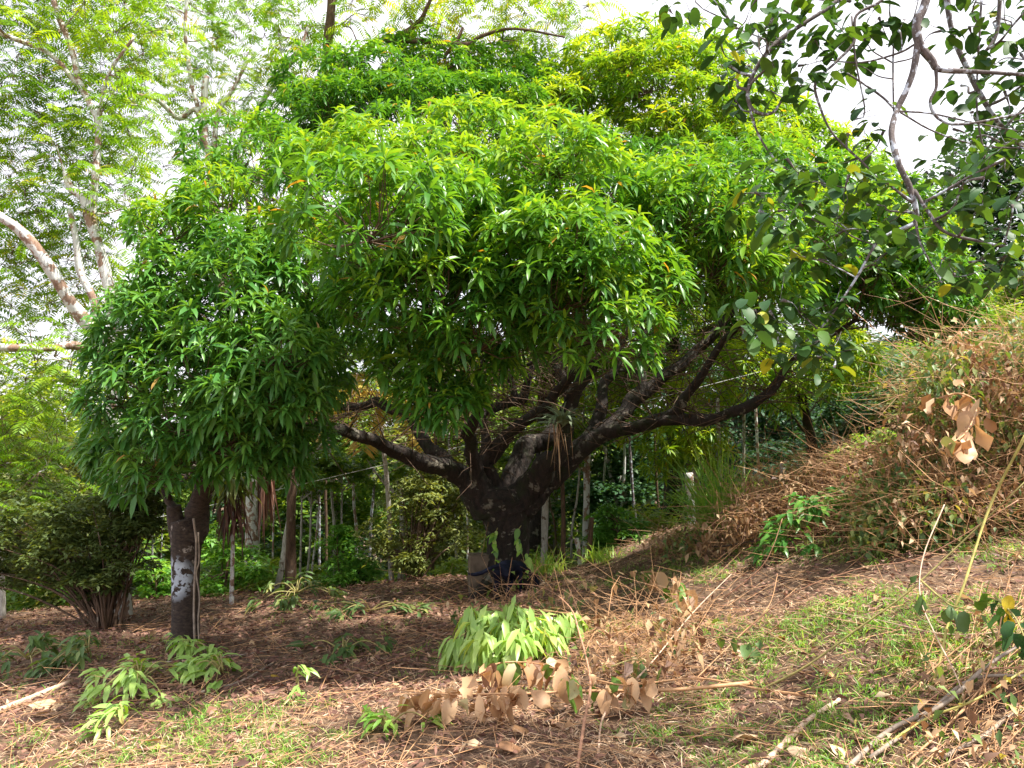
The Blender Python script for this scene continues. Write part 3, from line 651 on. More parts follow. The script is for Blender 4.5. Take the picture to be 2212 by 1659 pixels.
feather_tree('feathery leaved tree behind the left shoulder of the big mango with a dark broken stub', [
    [(470, 560, 14, 12), (455, 345, 14, 10), (440, 290, 14, 9), (442, 200, 14, 7), (446, 165, 14, 6)],
    [(462, 340, 14, 6), (470, 250, 14, 5), (505, 190, 14, 4), (540, 120, 14, 3)],
    [(436, 262, 14, 7), (420, 236, 14, 6), (385, 255, 14, 6), (340, 215, 13.8, 5), (290, 205, 13.6, 4)],
    [(436, 262, 14, 5), (412, 170, 14, 4.5), (400, 60, 14, 4), (410, -60, 14, 3)],
    [(560, 560, 14.4, 8), (530, 400, 14.4, 7), (520, 330, 14.4, 7), (560, 230, 14.4, 5), (640, 120, 14.2, 4), (665, 60, 14.2, 3)]],
    [([(260, -140), (700, -140), (720, 60), (650, 130), (640, 240), (560, 310), (430, 340), (330, 390), (270, 330), (260, 150)], 52, 13.9, 15.8, 9, .5, 5)],
    [gxyz(545, 1260, 14, .13), tuple(P(540, 1000, 14)) + (.11,), tuple(P(500, 760, 14)) + (.11,), tuple(P(470, 560, 14)) + (.10,)])
feather_tree('feathery leaved tree reaching over the big mango from a dark mossy trunk', [
    [(700, 330, 14.6, 10), (704, 130, 14.6, 9), (712, 60, 14.6, 10), (720, -60, 14.6, 9)],
    [(700, 330, 14.6, 12), (735, 160, 14.2, 11), (770, 128, 14, 9), (805, 95, 13.9, 9), (860, 80, 13.8, 7), (905, 48, 13.7, 6), (925, 10, 13.6, 4), (960, -60, 13.6, 3)],
    [(805, 97, 13.9, 6), (860, 88, 13.6, 6), (950, 91, 13.4, 6), (1010, 96, 13.3, 5), (1040, 78, 13.2, 4), (1110, 62, 13.1, 3), (1220, 80, 13.1, 2)],
    [(975, 150, 13.6, 4), (960, 125, 13.5, 4), (985, 92, 13.4, 4), (1000, 60, 13.4, 3)]],
    [([(720, -140), (1300, -140), (1290, 40), (1250, 60), (1150, 90), (1130, 120), (1060, 110), (960, 60), (800, 30), (740, 60)], 50, 13.4, 15, 8, .68, 6),
     ([(560, 60), (700, 60), (720, 140), (660, 190), (590, 190)], 52, 13.4, 15, 7, .5, 7), ([(900, 100), (1020, 110), (1010, 170), (920, 160)], 46, 13, 14, 5, .6, 8)],
    [gxyz(632, 1305, 12.2, .11), tuple(P(628, 1240, 12.2)) + (.085,), tuple(P(630, 1060, 12.2)) + (.072,), tuple(P(640, 800, 12.9)) + (.075,), tuple(P(665, 600, 13.8)) + (.08,), tuple(P(700, 330, 14.6)) + (.085,)], L=.44, matb='bark_brown')

# ------------------------------------------------------------------ overhanging tree near the camera
def near_tree():
    root = thing('broadleaf_tree', 'near tree whose lichen grey branches and broad dark leaves hang in from the upper right', 'tree')
    limbs = [
        [(2030, -150, 3.9, 14), (2000, 0, 3.9, 12), (1980, 50, 3.9, 12), (1986, 95, 3.9, 11), (2012, 130, 3.9, 10), (2030, 150, 3.9, 8), (2110, 155, 3.9, 6), (2230, 162, 3.9, 5)],
        [(1982, 80, 3.9, 8), (1976, 140, 3.9, 9), (1960, 190, 3.9, 8), (1937, 240, 3.9, 8), (1926, 290, 3.85, 8), (1940, 350, 3.8, 8), (1963, 400, 3.8, 8), (1978, 450, 3.8, 7), (1974, 482, 3.8, 6), (1920, 505, 3.8, 4), (1890, 530, 3.8, 4), (1850, 600, 3.8, 3.5), (1785, 695, 3.8, 3), (1720, 755, 3.8, 2)],
        [(1975, 410, 3.8, 5), (2000, 450, 3.75, 5), (2040, 500, 3.7, 4.5), (2110, 520, 3.7, 4), (2230, 545, 3.7, 3)],
        [(1976, 470, 3.8, 4), (1990, 530, 3.75, 3), (2030, 600, 3.7, 2)],
        [(1870, -80, 4.2, 8), (1810, 0, 4.2, 6), (1740, 48, 4.2, 6.5), (1680, 90, 4.2, 6.5), (1638, 140, 4.2, 6), (1618, 185, 4.2, 5.5), (1617, 220, 4.2, 5), (1635, 243, 4.2, 5), (1668, 244, 4.2, 4), (1692, 212, 4.2, 2.5)],
        [(1617, 225, 4.2, 3.5), (1638, 290, 4.2, 3), (1680, 350, 4.2, 2.5), (1740, 385, 4.2, 2), (1845, 410, 4.2, 1.5)],
        [(1930, -60, 4.1, 5), (1905, 0, 4.1, 4), (1850, 33, 4.1, 4), (1845, 90, 4.1, 4), (1805, 135, 4.1, 3.5), (1762, 178, 4.1, 3.5), (1772, 232, 4.1, 3.5), (1800, 290, 4.1, 3), (1862, 350, 4.1, 3), (1915, 402, 4.1, 2)],
        [(2040, -100, 4.6, 9), (2046, 0, 4.6, 8), (2060, 80, 4.6, 7), (2090, 150, 4.6, 7), (2122, 212, 4.6, 7), (2170, 280, 4.6, 7), (2240, 335, 4.6, 7)],
        [(2160, -60, 4.4, 6), (2160, 0, 4.4, 6), (2150, 80, 4.4, 5), (2110, 130, 4.4, 4)],
        [(2022, 150, 3.9, 5), (2022, 190, 3.9, 4), (2009, 222, 3.9, 4), (2030, 258, 3.9, 4), (2085, 268, 3.9, 3.5), (2230, 240, 3.9, 3)],
        [(1840, 35, 4.1, 2.5), (1848, 130, 4.1, 2.5), (1868, 240, 4.1, 2), (1845, 260, 4.1, 1.5)],
        [(1945, -60, 4.3, 3), (1930, 100, 4.3, 2.5), (1930, 240, 4.2, 2)],
        [(1830, 158, 4.1, 2.5), (1900, 205, 4.1, 3), (1935, 238, 4.0, 3)],
        [(1937, 240, 3.9, 3), (2010, 245, 4, 2.5), (2090, 262, 4, 2.2), (2230, 290, 4, 2)],
        [(1945, 243, 3.9, 2.4), (2020, 285, 4, 2.2), (2120, 315, 4, 2), (2230, 320, 4, 2)],
        [(1977, 95, 3.9, 3), (1940, 115, 4, 3), (1860, 135, 4.1, 2.5), (1790, 130, 4.2, 2)],
        [(2120, 0, 4.4, 3), (2110, 230, 4.4, 2.5), (2130, 360, 4.4, 2), (2110, 430, 4.4, 1.5)],
        [(1780, 0, 4.2, 3), (1560, -30, 4.3, 2), (1440, -20, 4.3, 1.5)],
        [(1520, -40, 4.3, 2), (1580, 50, 4.3, 2), (1640, 80, 4.2, 2), (1690, 100, 4.2, 2)],
        [(1890, 530, 3.8, 2.5), (1840, 510, 3.8, 2), (1800, 480, 3.8, 1.5)],
        [(1850, 600, 3.8, 2), (1790, 570, 3.8, 2), (1730, 553, 3.8, 1.5)],
    ]
    # trunk standing to the right of the frame
    tb = TB(); bx, by = 4.5, 3.4
    trunk = [(bx, by, float(G(bx, by)) - .1, .17), (bx - .05, by, 1.2, .13), (bx - .25, by + .1, 2.8, .11), (bx - .6, by + .2, 4.0, .09), (bx - 1.2, by + .35, 4.9, .07)]
    tb.tube(trunk, sides=12)
    top = trunk[-1][:3]
    for l in limbs:
        q = [(a_, b_, c_, r_ * .8) for a_, b_, c_, r_ in U(l)]
        if l[0][1] < -30:
            q = [(*top, .05), (*((np.array(top) + np.array(q[0][:3])) / 2 + [0, 0, .15]), max(q[0][3] * 1.2, .02))] + q
        tb.tube(q, sides=8, n=6, gnarl=.05)
    mid = trunk[2][:3]
    for i in (0, 2, 7, 9, 13):      # where limbs leave the frame on the right they come back to the trunk
        e = U([limbs[i][-1]])[0]; tb.tube([(*mid, .05), (*((np.array(mid) + np.array(e[:3])) / 2 + [0, 0, .1]), .03), e], sides=8)
    lb = LB(); tw = tb
    nodes = limb_nodes(limbs, 4)
    nodes = [n for n in nodes]
    polys = [([(1440, -60), (1700, -60), (1690, 60), (1640, 120), (1560, 150), (1500, 60), (1440, 30)], 48, 4.0, 4.6, 5, 1),
             ([(1620, 60), (1850, -40), (1900, 40), (1860, 130), (1780, 190), (1700, 230), (1560, 220), (1580, 150)], 42, 4.0, 4.5, 6, 2),
             ([(1850, 230), (1910, 240), (1930, 330), (1850, 340), (1800, 300)], 48, 4.0, 4.3, 4, 3),
             ([(1600, 400), (1700, 340), (1800, 360), (1950, 400), (1960, 520), (1900, 590), (1760, 560), (1620, 480), (1570, 430)], 38, 3.7, 4.3, 7, 4),
             ([(1980, 380), (2080, 330), (2250, 300), (2290, 640), (2150, 620), (2050, 590), (1990, 520)], 40, 3.5, 4.3, 6, 5),
             ([(1590, 650), (1750, 640), (1810, 660), (1820, 720), (1800, 800), (1720, 790), (1680, 740), (1600, 720)], 34, 3.6, 4.0, 6, 6),
             ([(2040, -100), (2260, -100), (2260, 280), (2180, 260), (2080, 130), (2030, 60)], 44, 4.0, 5.0, 6, 7),
             ([(1880, -60), (2030, -60), (2010, 80), (1900, 70)], 50, 4., 4.4, 4, 8),
             ([(2050, 160), (2110, 200), (2160, 330), (2100, 380), (2060, 330)], 50, 4.3, 4.8, 4, 9)]
    tips = []; ns_ = []
    for (poly, dist, a, b, n, sd_) in polys:
        for (u, v) in poisson_poly(poly, dist, 2000, sd_): tips.append(P(u, v, random.uniform(a, b))); ns_.append(n)
    connect(tw, nodes, tips, np.array(top), .010)
    for T, n in zip(tips, ns_):
        k = n + rng.integers(0, 4); a = rng.random(k) * 6.28
        d = np.stack([np.cos(a), np.sin(a), rng.uniform(-.5, .4, k)], -1)
        L = rng.uniform(.065, .13, k)
        b_ = T + unit(d) * .02 + rng.normal(0, .045, (k, 3))
        lb.leaves(b_, d, L, L * rng.uniform(.48, .6, k), droop=rng.uniform(.3, 1.2, k), fold=.15, prof=((.14, .6), (.38, .98), (.65, .97), (.87, .58)), tint=rng.random(k) * .97, wave=.03)
        tw.tube([(*T, .002), (*(T + rng.normal(0, .04, 3)), .0015), (*(T + rng.normal(0, .07, 3)), .001)], sides=4, n=2)
    lb.build('crown', M['broad'], root); tw.build('trunk', M['bark_grey'], root)
    put(root, trunk[0][:3])
near_tree()

# ------------------------------------------------------------------ forest behind
def leaf_blob(lb, C, rad, n, size, tint, shells=10, aspect=.5, rag=.33):
    """ragged foliage: leaves on many small sub-domes"""
    C = np.array(C, float); rad = np.array(rad, float)
    cs = rnd_dirs(shells) * (rng.random((shells, 1)) ** .4) * rad * .78 + C
    rs = rng.uniform(.55, 1.2, shells) * rad.min() * rag * 1.6
    k = rng.integers(0, shells, n); d = rnd_dirs(n); d[:, 2] = np.abs(d[:, 2]) * .8 - .15 * rng.random(n)
    p = cs[k] + d * (rs[k] * rng.uniform(.65, 1.1, n))[:, None] * np.array([1, 1, .8])
    a = rng.random(n) * 6.28; dd = np.stack([np.cos(a), np.sin(a), rng.uniform(-.5, .4, n)], -1) + d * .5
    L = size * rng.uniform(.6, 1.4, n)
    tt = tint + rng.normal(0, .16, n) + .15 * (rng.random(shells)[k] - .5)
    lb.leaves(p, dd, L, L * aspect, droop=rng.uniform(.1, .7, n), prof=((.45, 1.),), flat=True, tint=tt)
    return cs
FT = [  # u, crown top v, depth, crown half width, crown half height, material, leaf tint, label
    (-60, 760, 21, 2.6, 3.0, 'forest', .85), (60, 900, 17, 2.0, 2.2, 'forest', .8), (190, 1010, 15, 1.5, 1.3, 'olive', .8), (170, 840, 25, 2.6, 3.4, 'forest', .9),
    (330, 960, 19, 1.9, 2.6, 'forest', .7), (440, 860, 26, 2.6, 3.6, 'forest_dark', .8), (560, 950, 20, 1.8, 2.6, 'forest', .5), (640, 860, 28, 3.2, 4.2, 'forest_dark', .75),
    (740, 930, 21, 1.9, 2.8, 'forest', .55), (850, 860, 27, 3.0, 4.0, 'forest_dark', .9), (960, 960, 19, 1.6, 2.0, 'olive', .7), (1060, 840, 25, 2.6, 3.8, 'forest', .7),
    (1180, 900, 20, 1.8, 2.6, 'forest', .75), (1290, 840, 26, 2.6, 3.8, 'forest_dark', .6), (1340, 960, 18, 1.5, 1.9, 'forest_dark', .55), (1440, 820, 24, 2.4, 3.8, 'forest_dark', .4),
    (1560, 900, 20, 2.0, 2.8, 'forest_dark', .3), (1640, 800, 25, 2.6, 4.4, 'forest_dark', .35), (1720, 880, 19, 1.9, 2.5, 'forest_dark', .25), (1830, 760, 22, 2.3, 3.6, 'forest_dark', .5),
    (1920, 700, 19, 1.9, 2.6, 'forest_dark', .6), (2010, 720, 23, 2.4, 3.4, 'forest_dark', .45), (2100, 640, 20, 2.0, 2.4, 'forest', .5), (2200, 610, 22, 2.4, 3.0, 'forest', .6), (2330, 520, 22, 2.8, 3.4, 'forest', .5)]
FLAB = ['pale green tree at the far left edge below the feathery limbs', 'light green tree low behind the bush at far left', 'olive tree directly above the left dark bush',
  'tall pale tree in the bright gap behind the left limbs', 'green tree just right of the left mango trunk', 'dark tree far behind the hanging dead palm leaves',
  'mid green tree behind the mossy dark trunk', 'tall dark tree behind the leaning white trunk', 'green tree behind the thin white saplings', 'dark tree behind the yellow palm', 'olive tree left of the big mango trunk',
  'tall green tree seen through the big mango fork', 'light green tree just right of the big mango trunk', 'dark tree behind the white trunk right of the mango', 'low dark tree behind the leaning fence stakes',
  'dark tall tree behind the sunlit low mango', 'deep green tree behind the tall grass clump', 'tall blackish green tree behind the thin pale pole', 'very dark tree behind the short white post',
  'dark vine hung tree above the light green shrub', 'dark green tree at the foot of the brush hillside', 'deep green tree behind the brush hillside crest', 'green tree on the upper right hillside',
  'tree on the right hillside below the hanging leaves', 'tree at the right edge of the hillside']
for (u, vt, d, rx, rz, mat, ti), lab in zip(FT, FLAB):
    if 500 < u < 1700: vt -= 230; rz += 1.3
    elif u < 500: vt -= 90; rz += .6
    root = thing('forest_tree', lab, 'tree', 'trees of the forest behind the clearing')
    c = P(u, vt, d); c[2] -= rz; b = np.array([c[0], c[1], float(G(c[0], c[1])) - .2])
    low = min(c[2] - rz * 1.0, b[2] + 2.2); tb = TB()
    tb.tube([(*b, .17), (*(b * .5 + c * .5 + [rng.normal(0, .3), 0, 0]), .12), (*c, .07)], sides=8)
    for k in range(5):
        e = c + rng.normal(0, 1, 3) * np.array([rx, rx, rz]) * .5; s_ = b * .4 + c * .6
        tb.tube([(*s_, .07), (*((s_ + e) / 2 + rng.normal(0, .2, 3)), .045), (*e, .015)], sides=6)
    tb.build('trunk', M['bark_white' if rng.random() < .5 else 'bark_brown'], root)
    lb = LB(); leaf_blob(lb, c, (rx, rx, rz), 9000, .0088 * d, ti, shells=34)
    # lower growth and creepers that hang on the trunk
    h = c[2] - rz * .5 - b[2]
    if h > .8:
        cc = np.array([c[0], c[1], b[2] + h * .5]); leaf_blob(lb, cc, (rx * .8, rx * .8, h * .55), 4200, .0085 * d, ti - .12, shells=26)
    lb.build('crown', M[mat], root); put(root, b)
# far forest mass and the undergrowth
lb = LB()
for k in range(60):
    x = -44 + k * 1.8 + rng.normal(0, .6); y = rng.uniform(33, 44); h = 8.5 + rng.normal(0, .8) + (1.5 if x > 6 else 0)
    leaf_blob(lb, (x, y, float(G(x, y)) + h * .45), (3.2, 3, h * .62), 4200, .34, .45, shells=22)
tag(lb.build('forest', M['forest_dark']), 'far dark wood filling the valley behind the trees', 'forest', kind='stuff')
lb = LB(); p = []
for k in range(130):
    u = rng.uniform(-250, 2400); d = rng.uniform(13.6, 18); q = P(u, 1200, d); z = float(G(q[0], q[1]))
    if d < 15 and 1180 < u < 1400: continue
    leaf_blob(lb, (q[0], q[1], z + .35), (.75, .7, .55 + .4 * rng.random()), 900, .12, rng.uniform(.3, 1.0), shells=8)
tag(lb.build('undergrowth', M['forest']), 'low leafy undergrowth along the edge of the clearing', 'undergrowth', kind='stuff')

# slender trunks and posts
def pole(name, label, cat, pts, mat, sides=10, group=None, gn=.05, ground=True):
    q = U(pts)
    if ground:
        x, y, z, r = q[-1]; q[-1] = (x, y, min(z, float(G(x, y)) - .06), r)
    tb = TB(); tb.tube(q[::-1], sides=sides, gnarl=gn); o = tb.build(name, M[mat]); return tag(o, label, cat, group)
g1 = 'bare slender trunks behind the clearing'
def sapling(label, pts, mat, tufts=(), leaf='forest', seedn=40, ls=.12):
    root = thing('slender_tree', label, 'tree', g1)
    q = U(pts); x, y, z, r = q[-1]; q[-1] = (x, y, min(z, float(G(x, y)) - .06), r); b = q[-1][:3]
    tb = TB(); tb.tube(q[::-1], sides=10, gnarl=.06)
    top = np.array(q[0][:3]); lb = LB()
    for k in range(4):
        e = top + np.array([rng.normal(0, .4), rng.normal(0, .4), rng.uniform(.3, .9)]); tb.tube([(*top, q[0][3] * .8), (*((top + e) / 2 + rng.normal(0, .05, 3)), q[0][3] * .5), (*e, .006)], sides=6)
        leaf_blob(lb, e, (.45, .45, .35), 260, ls, .6, shells=5)
    tb.build('trunk', M[mat], root); lb.build('crown', M[leaf], root); put(root, b)
sapling('white trunk leaning beside the dark mossy one', [(650, 1000, 12.8, 4), (633, 1080, 12.8, 5), (618, 1160, 12.8, 6), (608, 1230, 12.7, 6.5), (584, 1312, 12.6, 7)], 'bark_white')
sapling('thin white sapling, left one of the close pair', [(652, 1080, 14, 2), (650, 1180, 14, 2.4), (646, 1285, 14, 3)], 'bark_white')
sapling('thin white sapling, right one of the close pair', [(672, 1090, 14.2, 2), (668, 1200, 14.2, 2.4), (652, 1290, 14.2, 3)], 'bark_white')
sapling('thin grey sapling leaning right of the white pair', [(690, 1090, 14.4, 1.8), (678, 1200, 14.4, 2.2), (660, 1285, 14.4, 2.8)], 'bark_pale')
sapling('short white sapling above the leafy shrub', [(739, 1060, 15, 2), (737, 1180, 15, 2.4), (735, 1280, 15, 3)], 'bark_white')
sapling('white trunk left of the brown stemmed bush', [(870, 1080, 14, 6), (868, 1180, 14, 6.5), (862, 1275, 14, 7)], 'bark_white')
sapling('white trunk right of the big mango trunk', [(1180, 1040, 13.6, 7), (1177, 1130, 13.6, 7.5), (1175, 1225, 13.6, 8.5)], 'bark_white')
sapling('pale trunk wrapped in creepers right of the mango', [(1268, 1020, 14.5, 7), (1266, 1120, 14.5, 7), (1263, 1215, 14.5, 8)], 'bark_pale')
sapling('brown twin stem left of the fence stakes', [(1215, 1040, 13.2, 4.5), (1217, 1130, 13.2, 5), (1215, 1218, 13.2, 6)], 'bark_brown')
sapling('grey trunk in the dark forest above the light green shrub', [(1805, 930, 17, 6), (1802, 1010, 17, 7), (1795, 1080, 17, 8)], 'bark_grey', leaf='forest_dark')
TL = ['white stem just right of the dead hanging frond', 'thin pale stem between the dead frond and mossy trunk', 'grey stem right of the white sapling pair', 'brown stem right of the leaning grey sapling', 'slim white stem left of the leafy fresh shrub',
      'thin pale stem right of the leafy fresh shrub', 'grey stem between fresh shrub and yellow palm', 'brown stem rising inside the bamboo like bush', 'white stem at the right side of the bamboo like bush', 'thin pale stem left of the concrete block', 'grey stem hidden close right of the big mango trunk',
      'brown stem just right of the white trunk by the mango', 'slim white stem behind the short pale stake', 'pale stem behind the leafy shrub right of the stakes', 'grey stem in the dark forest above that leafy shrub', 'brown stem left of the thick pale barked post', 'thin white stem right of the tall grass clump',
      'pale stem left of the short white post', 'grey stem right of the short white post', 'brown stem inside the big dark olive bush', 'white stem behind the middle of the dark olive bush', 'pale stem between the olive bush and left mango trunk', 'grey stem close left of the left mango trunk', 'brown stem close to the slim dead leaved palm']
for k in range(24):
    u = [560, 590, 690, 705, 722, 770, 800, 935, 985, 1010, 1150, 1200, 1235, 1330, 1375, 1430, 1600, 1650, 1760, 100, 165, 330, 350, 470][k]; d = rng.uniform(14, 18); r = rng.uniform(1.3, 3.2); t = rng.normal(0, 22)
    sapling(TL[k], [(u + t, rng.uniform(780, 960), d, r), (u + t * .5 + rng.normal(0, 4), 1060, d, r * 1.1), (u, 1150, d, r * 1.2), (u, 1240, d, r * 1.4)], ['bark_white', 'bark_pale', 'bark_grey', 'bark_brown'][k % 4])
sapling('thin white trunk at the left edge of the photo', [(2, 1100, 12, 5), (3, 1200, 12, 5.5), (6, 1345, 12, 7)], 'bark_white')
g2 = 'posts along the old fence line'
pole('wooden_post', 'short pale stake standing between two taller dark stakes', 'post', [(1245, 1163, 13, 5), (1250, 1190, 13, 5), (1254, 1216, 13, 5.5)], 'bark_pale', group=g2)
pole('wooden_post', 'dark leaning stake at the right end of the old fence', 'post', [(1278, 1118, 13, 5), (1275, 1165, 13, 5.5), (1268, 1216, 13, 6)], 'bark_brown', group=g2)
pole('wooden_post', 'short white topped post standing alone before the dark forest', 'post', [(1687, 1000, 10.5, 4), (1688, 1040, 10.5, 4.2), (1690, 1100, 10.5, 4.5)], 'bark_white', group=g2)
pole('pale_pole', 'thin tall pale pole rising behind the tall grass clump', 'pole', [(1550, 860, 13.2, 4), (1554, 1000, 13.2, 4.2), (1562, 1160, 13.2, 4.6)], 'bark_white')
pole('wooden_post', 'thick pale barked post beneath the sunlit low mango', 'post', [(1488, 1022, 12.6, 9), (1492, 1080, 12.6, 9), (1494, 1165, 12.6, 11)], 'bark_pale', group=g2)

# wire
tb = TB(); a = P(200, 1150, 12.5); b = P(2500, 573, 12.5); pts = []
for k in range(9):
    t = k / 8; pts.append((*(a + (b - a) * t - np.array([0, 0, .12 * math.sin(math.pi * t)])), .004))
tb.tube(pts, sides=5, gnarl=0, n=3); tag(tb.build('overhead_wire', M['wire']), 'thin white wire slanting across behind the big mango limbs', 'wire')

# ------------------------------------------------------------------ palms
def palm():
    root = thing('palm_tree', 'palm with drooping yellow dry fronds seen behind the left limbs', 'palm')
    b = P(847, 1260, 12.9); b[2] = float(G(b[0], b[1])) - .1; top = P(815, 850, 12.4)
    tb = TB(); tb.tube([(*b, .05), (*(b * .5 + top * .5 + [.06, 0, 0]), .038), (*top, .035)], sides=10); tb.build('trunk', M['bark_white'], root)
    for (u, v, dd, dr) in [(690, 850, 0, .5), (650, 800, .5, .35), (720, 960, -.3, .9), (860, 1010, -.4, 1.0), (800, 1010, -.6, 1.0), (900, 860, .3, .8), (770, 780, .6, .3), (660, 900, -.5, .5)]:
        e = P(u, v, 12.4 + dd); d = e - top; L = np.linalg.norm(d) * 1.25; d0 = unit(d) + np.array([0, 0, dr * .8 + .3])
        lb = LB(); fronds(lb, top[None], d0[None], np.array([L]), np.array([rng.uniform(.3, .9)]), pairs=34, lw=.022, ll=.34, droop=dr + .35)
        lb.build('frond', M['palmdry'], root)
    put(root, b)
palm()
def dead_palm():
    root = thing('palm_tree', 'slim palm hung with brown dead leaves right of the left mango trunk', 'palm')
    b = P(500, 1330, 11); b[2] = float(G(b[0], b[1])) - .1; top = P(505, 1040, 11); tb = TB()
    tb.tube([(*b, .035), (*(b * .5 + top * .5), .028), (*top, .03)], sides=8); tb.build('trunk', M['bark_pale'], root)
    lb = LB(); n = 90; k = rng.random(n); p = top + rng.normal(0, .09, (n, 3)) + np.array([0, 0, -.5]) * k[:, None]; d = rng.normal(0, .35, (n, 3)); d[:, 2] = -1
    lb.leaves(p, d, rng.uniform(.25, .6, n), rng.uniform(.015, .04, n), droop=.4, tint=rng.random(n) * .5); lb.build('dead_leaves', M['litter'], root)
    lb = LB(); n = 90; p = top + rng.normal(0, .08, (n, 3)); d = rng.normal(0, .8, (n, 3)); d[:, 2] = rng.uniform(-.2, .9, n)
    lb.leaves(p, d, rng.uniform(.3, .55, n), rng.uniform(.04, .07, n), droop=1.1, tint=rng.random(n)); lb.build('crown', M['olive'], root); put(root, b)
dead_palm()
lb = LB(); n = 46; c = P(578, 985, 11.6); p = c + rng.normal(0, .05, (n, 3)); d = rng.normal(0, .10, (n, 3)); d[:, 2] = -1
lb.leaves(p, d, rng.uniform(.7, 1.35, n), rng.uniform(.02, .04, n), droop=.2, tint=rng.random(n) * .8)
tag(lb.build('dead_frond', M['litter']), 'long brown dead frond hanging straight down beside the mossy dark trunk', 'dead frond')

# ------------------------------------------------------------------ bushes
def bush(name, label, cat, blobs, mat, leafsz, n, stems=8, base=None, tint=.6, matb='bark_brown', aspect=.4, group=None, sr=.016):
    root = thing(name, label, cat, group); lb = LB(); tb = TB()
    b = P(*base); b[2] = float(G(b[0], b[1])); 
    for (u, v, d, rx, rz) in blobs:
        cs = leaf_blob(lb, P(u, v, d), (rx, rx, rz), n, leafsz, tint, shells=16, aspect=aspect)
        for k in range(stems):
            e = cs[k % len(cs)]; s_ = b + np.array([rng.normal(0, .07), rng.normal(0, .07), -.06])
            tb.tube([(*s_, sr), (*(s_ * .6 + e * .4 + np.array([0, 0, .25]) + rng.normal(0, .06, 3)), sr * .75), (*e, .004)], sides=5)
    tb.build('stems', M[matb], root); lb.build('foliage', M[mat], root); put(root, b)
bush('bush', 'big dense dark olive bush with many stems at the left edge', 'bush',
     [(60, 1130, 10.2, 1.0, .6), (200, 1120, 10, .9, .55), (130, 1220, 10, .95, .5), (270, 1180, 9.9, .6, .5), (0, 1230, 10.3, .8, .5), (300, 1100, 10.2, .5, .4), (220, 1260, 9.8, .45, .35)], 'olive', .075, 3600, 9, (228, 1385, 9.7), .35)
bush('bush', 'bamboo like bush of brown stems left of the mango trunk', 'bush',
     [(900, 1090, 12.6, .7, .5), (960, 1150, 12.6, .6, .5), (840, 1170, 12.6, .5, .5), (930, 1030, 12.8, .6, .4), (980, 1070, 12.8, .5, .4), (890, 1210, 12.4, .35, .3)], 'olive', .10, 1500, 9, (893, 1292, 12.3), .8, aspect=.28, sr=.02)
bush('shrub', 'fresh green leafy shrub growing below the thin white saplings', 'shrub', [(745, 1200, 13.2, .45, .4), (750, 1250, 13, .5, .35), (785, 1235, 13, .3, .25), (740, 1160, 13.2, .25, .25)], 'fresh', .09, 1100, 4, (750, 1290, 13), .5)
bush('shrub', 'rounded light green shrub in front of the dark forest on the right', 'shrub', [(1870, 970, 14.5, .6, .4), (1840, 1000, 14.2, .5, .35), (1910, 960, 14.6, .5, .35), (1890, 1010, 14, .5, .3)], 'fresh', .10, 1200, 4, (1870, 1050, 14.3), .8)
bush('shrub', 'leafy green shrub between fence stakes and grass clump', 'shrub', [(1320, 1120, 13.6, .45, .3), (1370, 1150, 13.4, .45, .3), (1300, 1170, 13.3, .35, .25), (1400, 1180, 13, .35, .22)], 'fresh', .11, 900, 4, (1350, 1205, 13.3), .35)
bush('shrub', 'pale green shrub just right of the left mango trunk', 'shrub', [(470, 1200, 12.6, .45, .5), (540, 1230, 12.4, .4, .4), (460, 1270, 12.2, .4, .3)], 'fresh', .11, 900, 4, (480, 1320, 12.2), .6)
bush('shrub', 'bright shrub glimpsed between the dark bush and left mango trunk', 'shrub', [(320, 1240, 12.4, .45, .4), (345, 1290, 12.2, .4, .3)], 'fresh', .11, 900, 4, (335, 1330, 12.2), .6)
for (u, v, d, rx, lab, mt) in [(1990, 870, 8.6, .45, 'green vine covered shrub on the left part of the brush bank', 'olive'), (2120, 780, 9.2, .5, 'yellow green shrub high on the brush bank', 'forest'), (2180, 900, 7.6, .4, 'green shrub on the brush bank near the right edge', 'forest'), (1930, 980, 9., .38, 'low green shrub at the crest of the reddish brush', 'forest'), (2080, 1000, 7.8, .36, 'dull green shrub in the middle of the brush bank', 'olive'), (2200, 690, 10.5, .6, 'green shrub on the hillside at the right edge', 'forest'), (2060, 700, 12, .6, 'dark shrub on the hillside beside the crown edge', 'forest_dark')]:
    c_ = P(u, v, d); bb = (u, 1100, d)
    bush('shrub', lab, 'shrub', [(u, v, d, rx, rx * .7), (u - 45, v + 25, d, rx * .7, rx * .5), (u + 50, v + 30, d, rx * .7, rx * .5)], mt, .075, 1300, 4, bb, .75, group='shrubs on the brush bank')
def grass_clump(label, u, v, n, L, mat='grass'):
    b = P(u, v, min(hit(u, v), 12.2)); b[2] = float(G(b[0], b[1])); lb = LB()
    p = b + rng.normal(0, .10, (n, 3)) * np.array([1.4, 1, 0]); d = rng.normal(0, .3, (n, 3)); d[:, 2] = 1
    lb.leaves(p, d, rng.uniform(.5, 1.1, n) * L, rng.uniform(.012, .022, n), droop=rng.uniform(.2, .9, n), prof=((.3, 1.), (.65, .8)), tint=rng.uniform(.5, 1, n))
    tag(lb.build('grass_clump', M[mat]), label, 'grass clump')
grass_clump('tall bright grass clump around the foot of the pale pole', 1560, 1168, 420, 1.5, 'fresh')
grass_clump('small grass clump at the foot of the white trunk', 1180, 1225, 120, .5)
grass_clump('bright low grass beside the dark leaning stake', 1300, 1213, 120, .4)

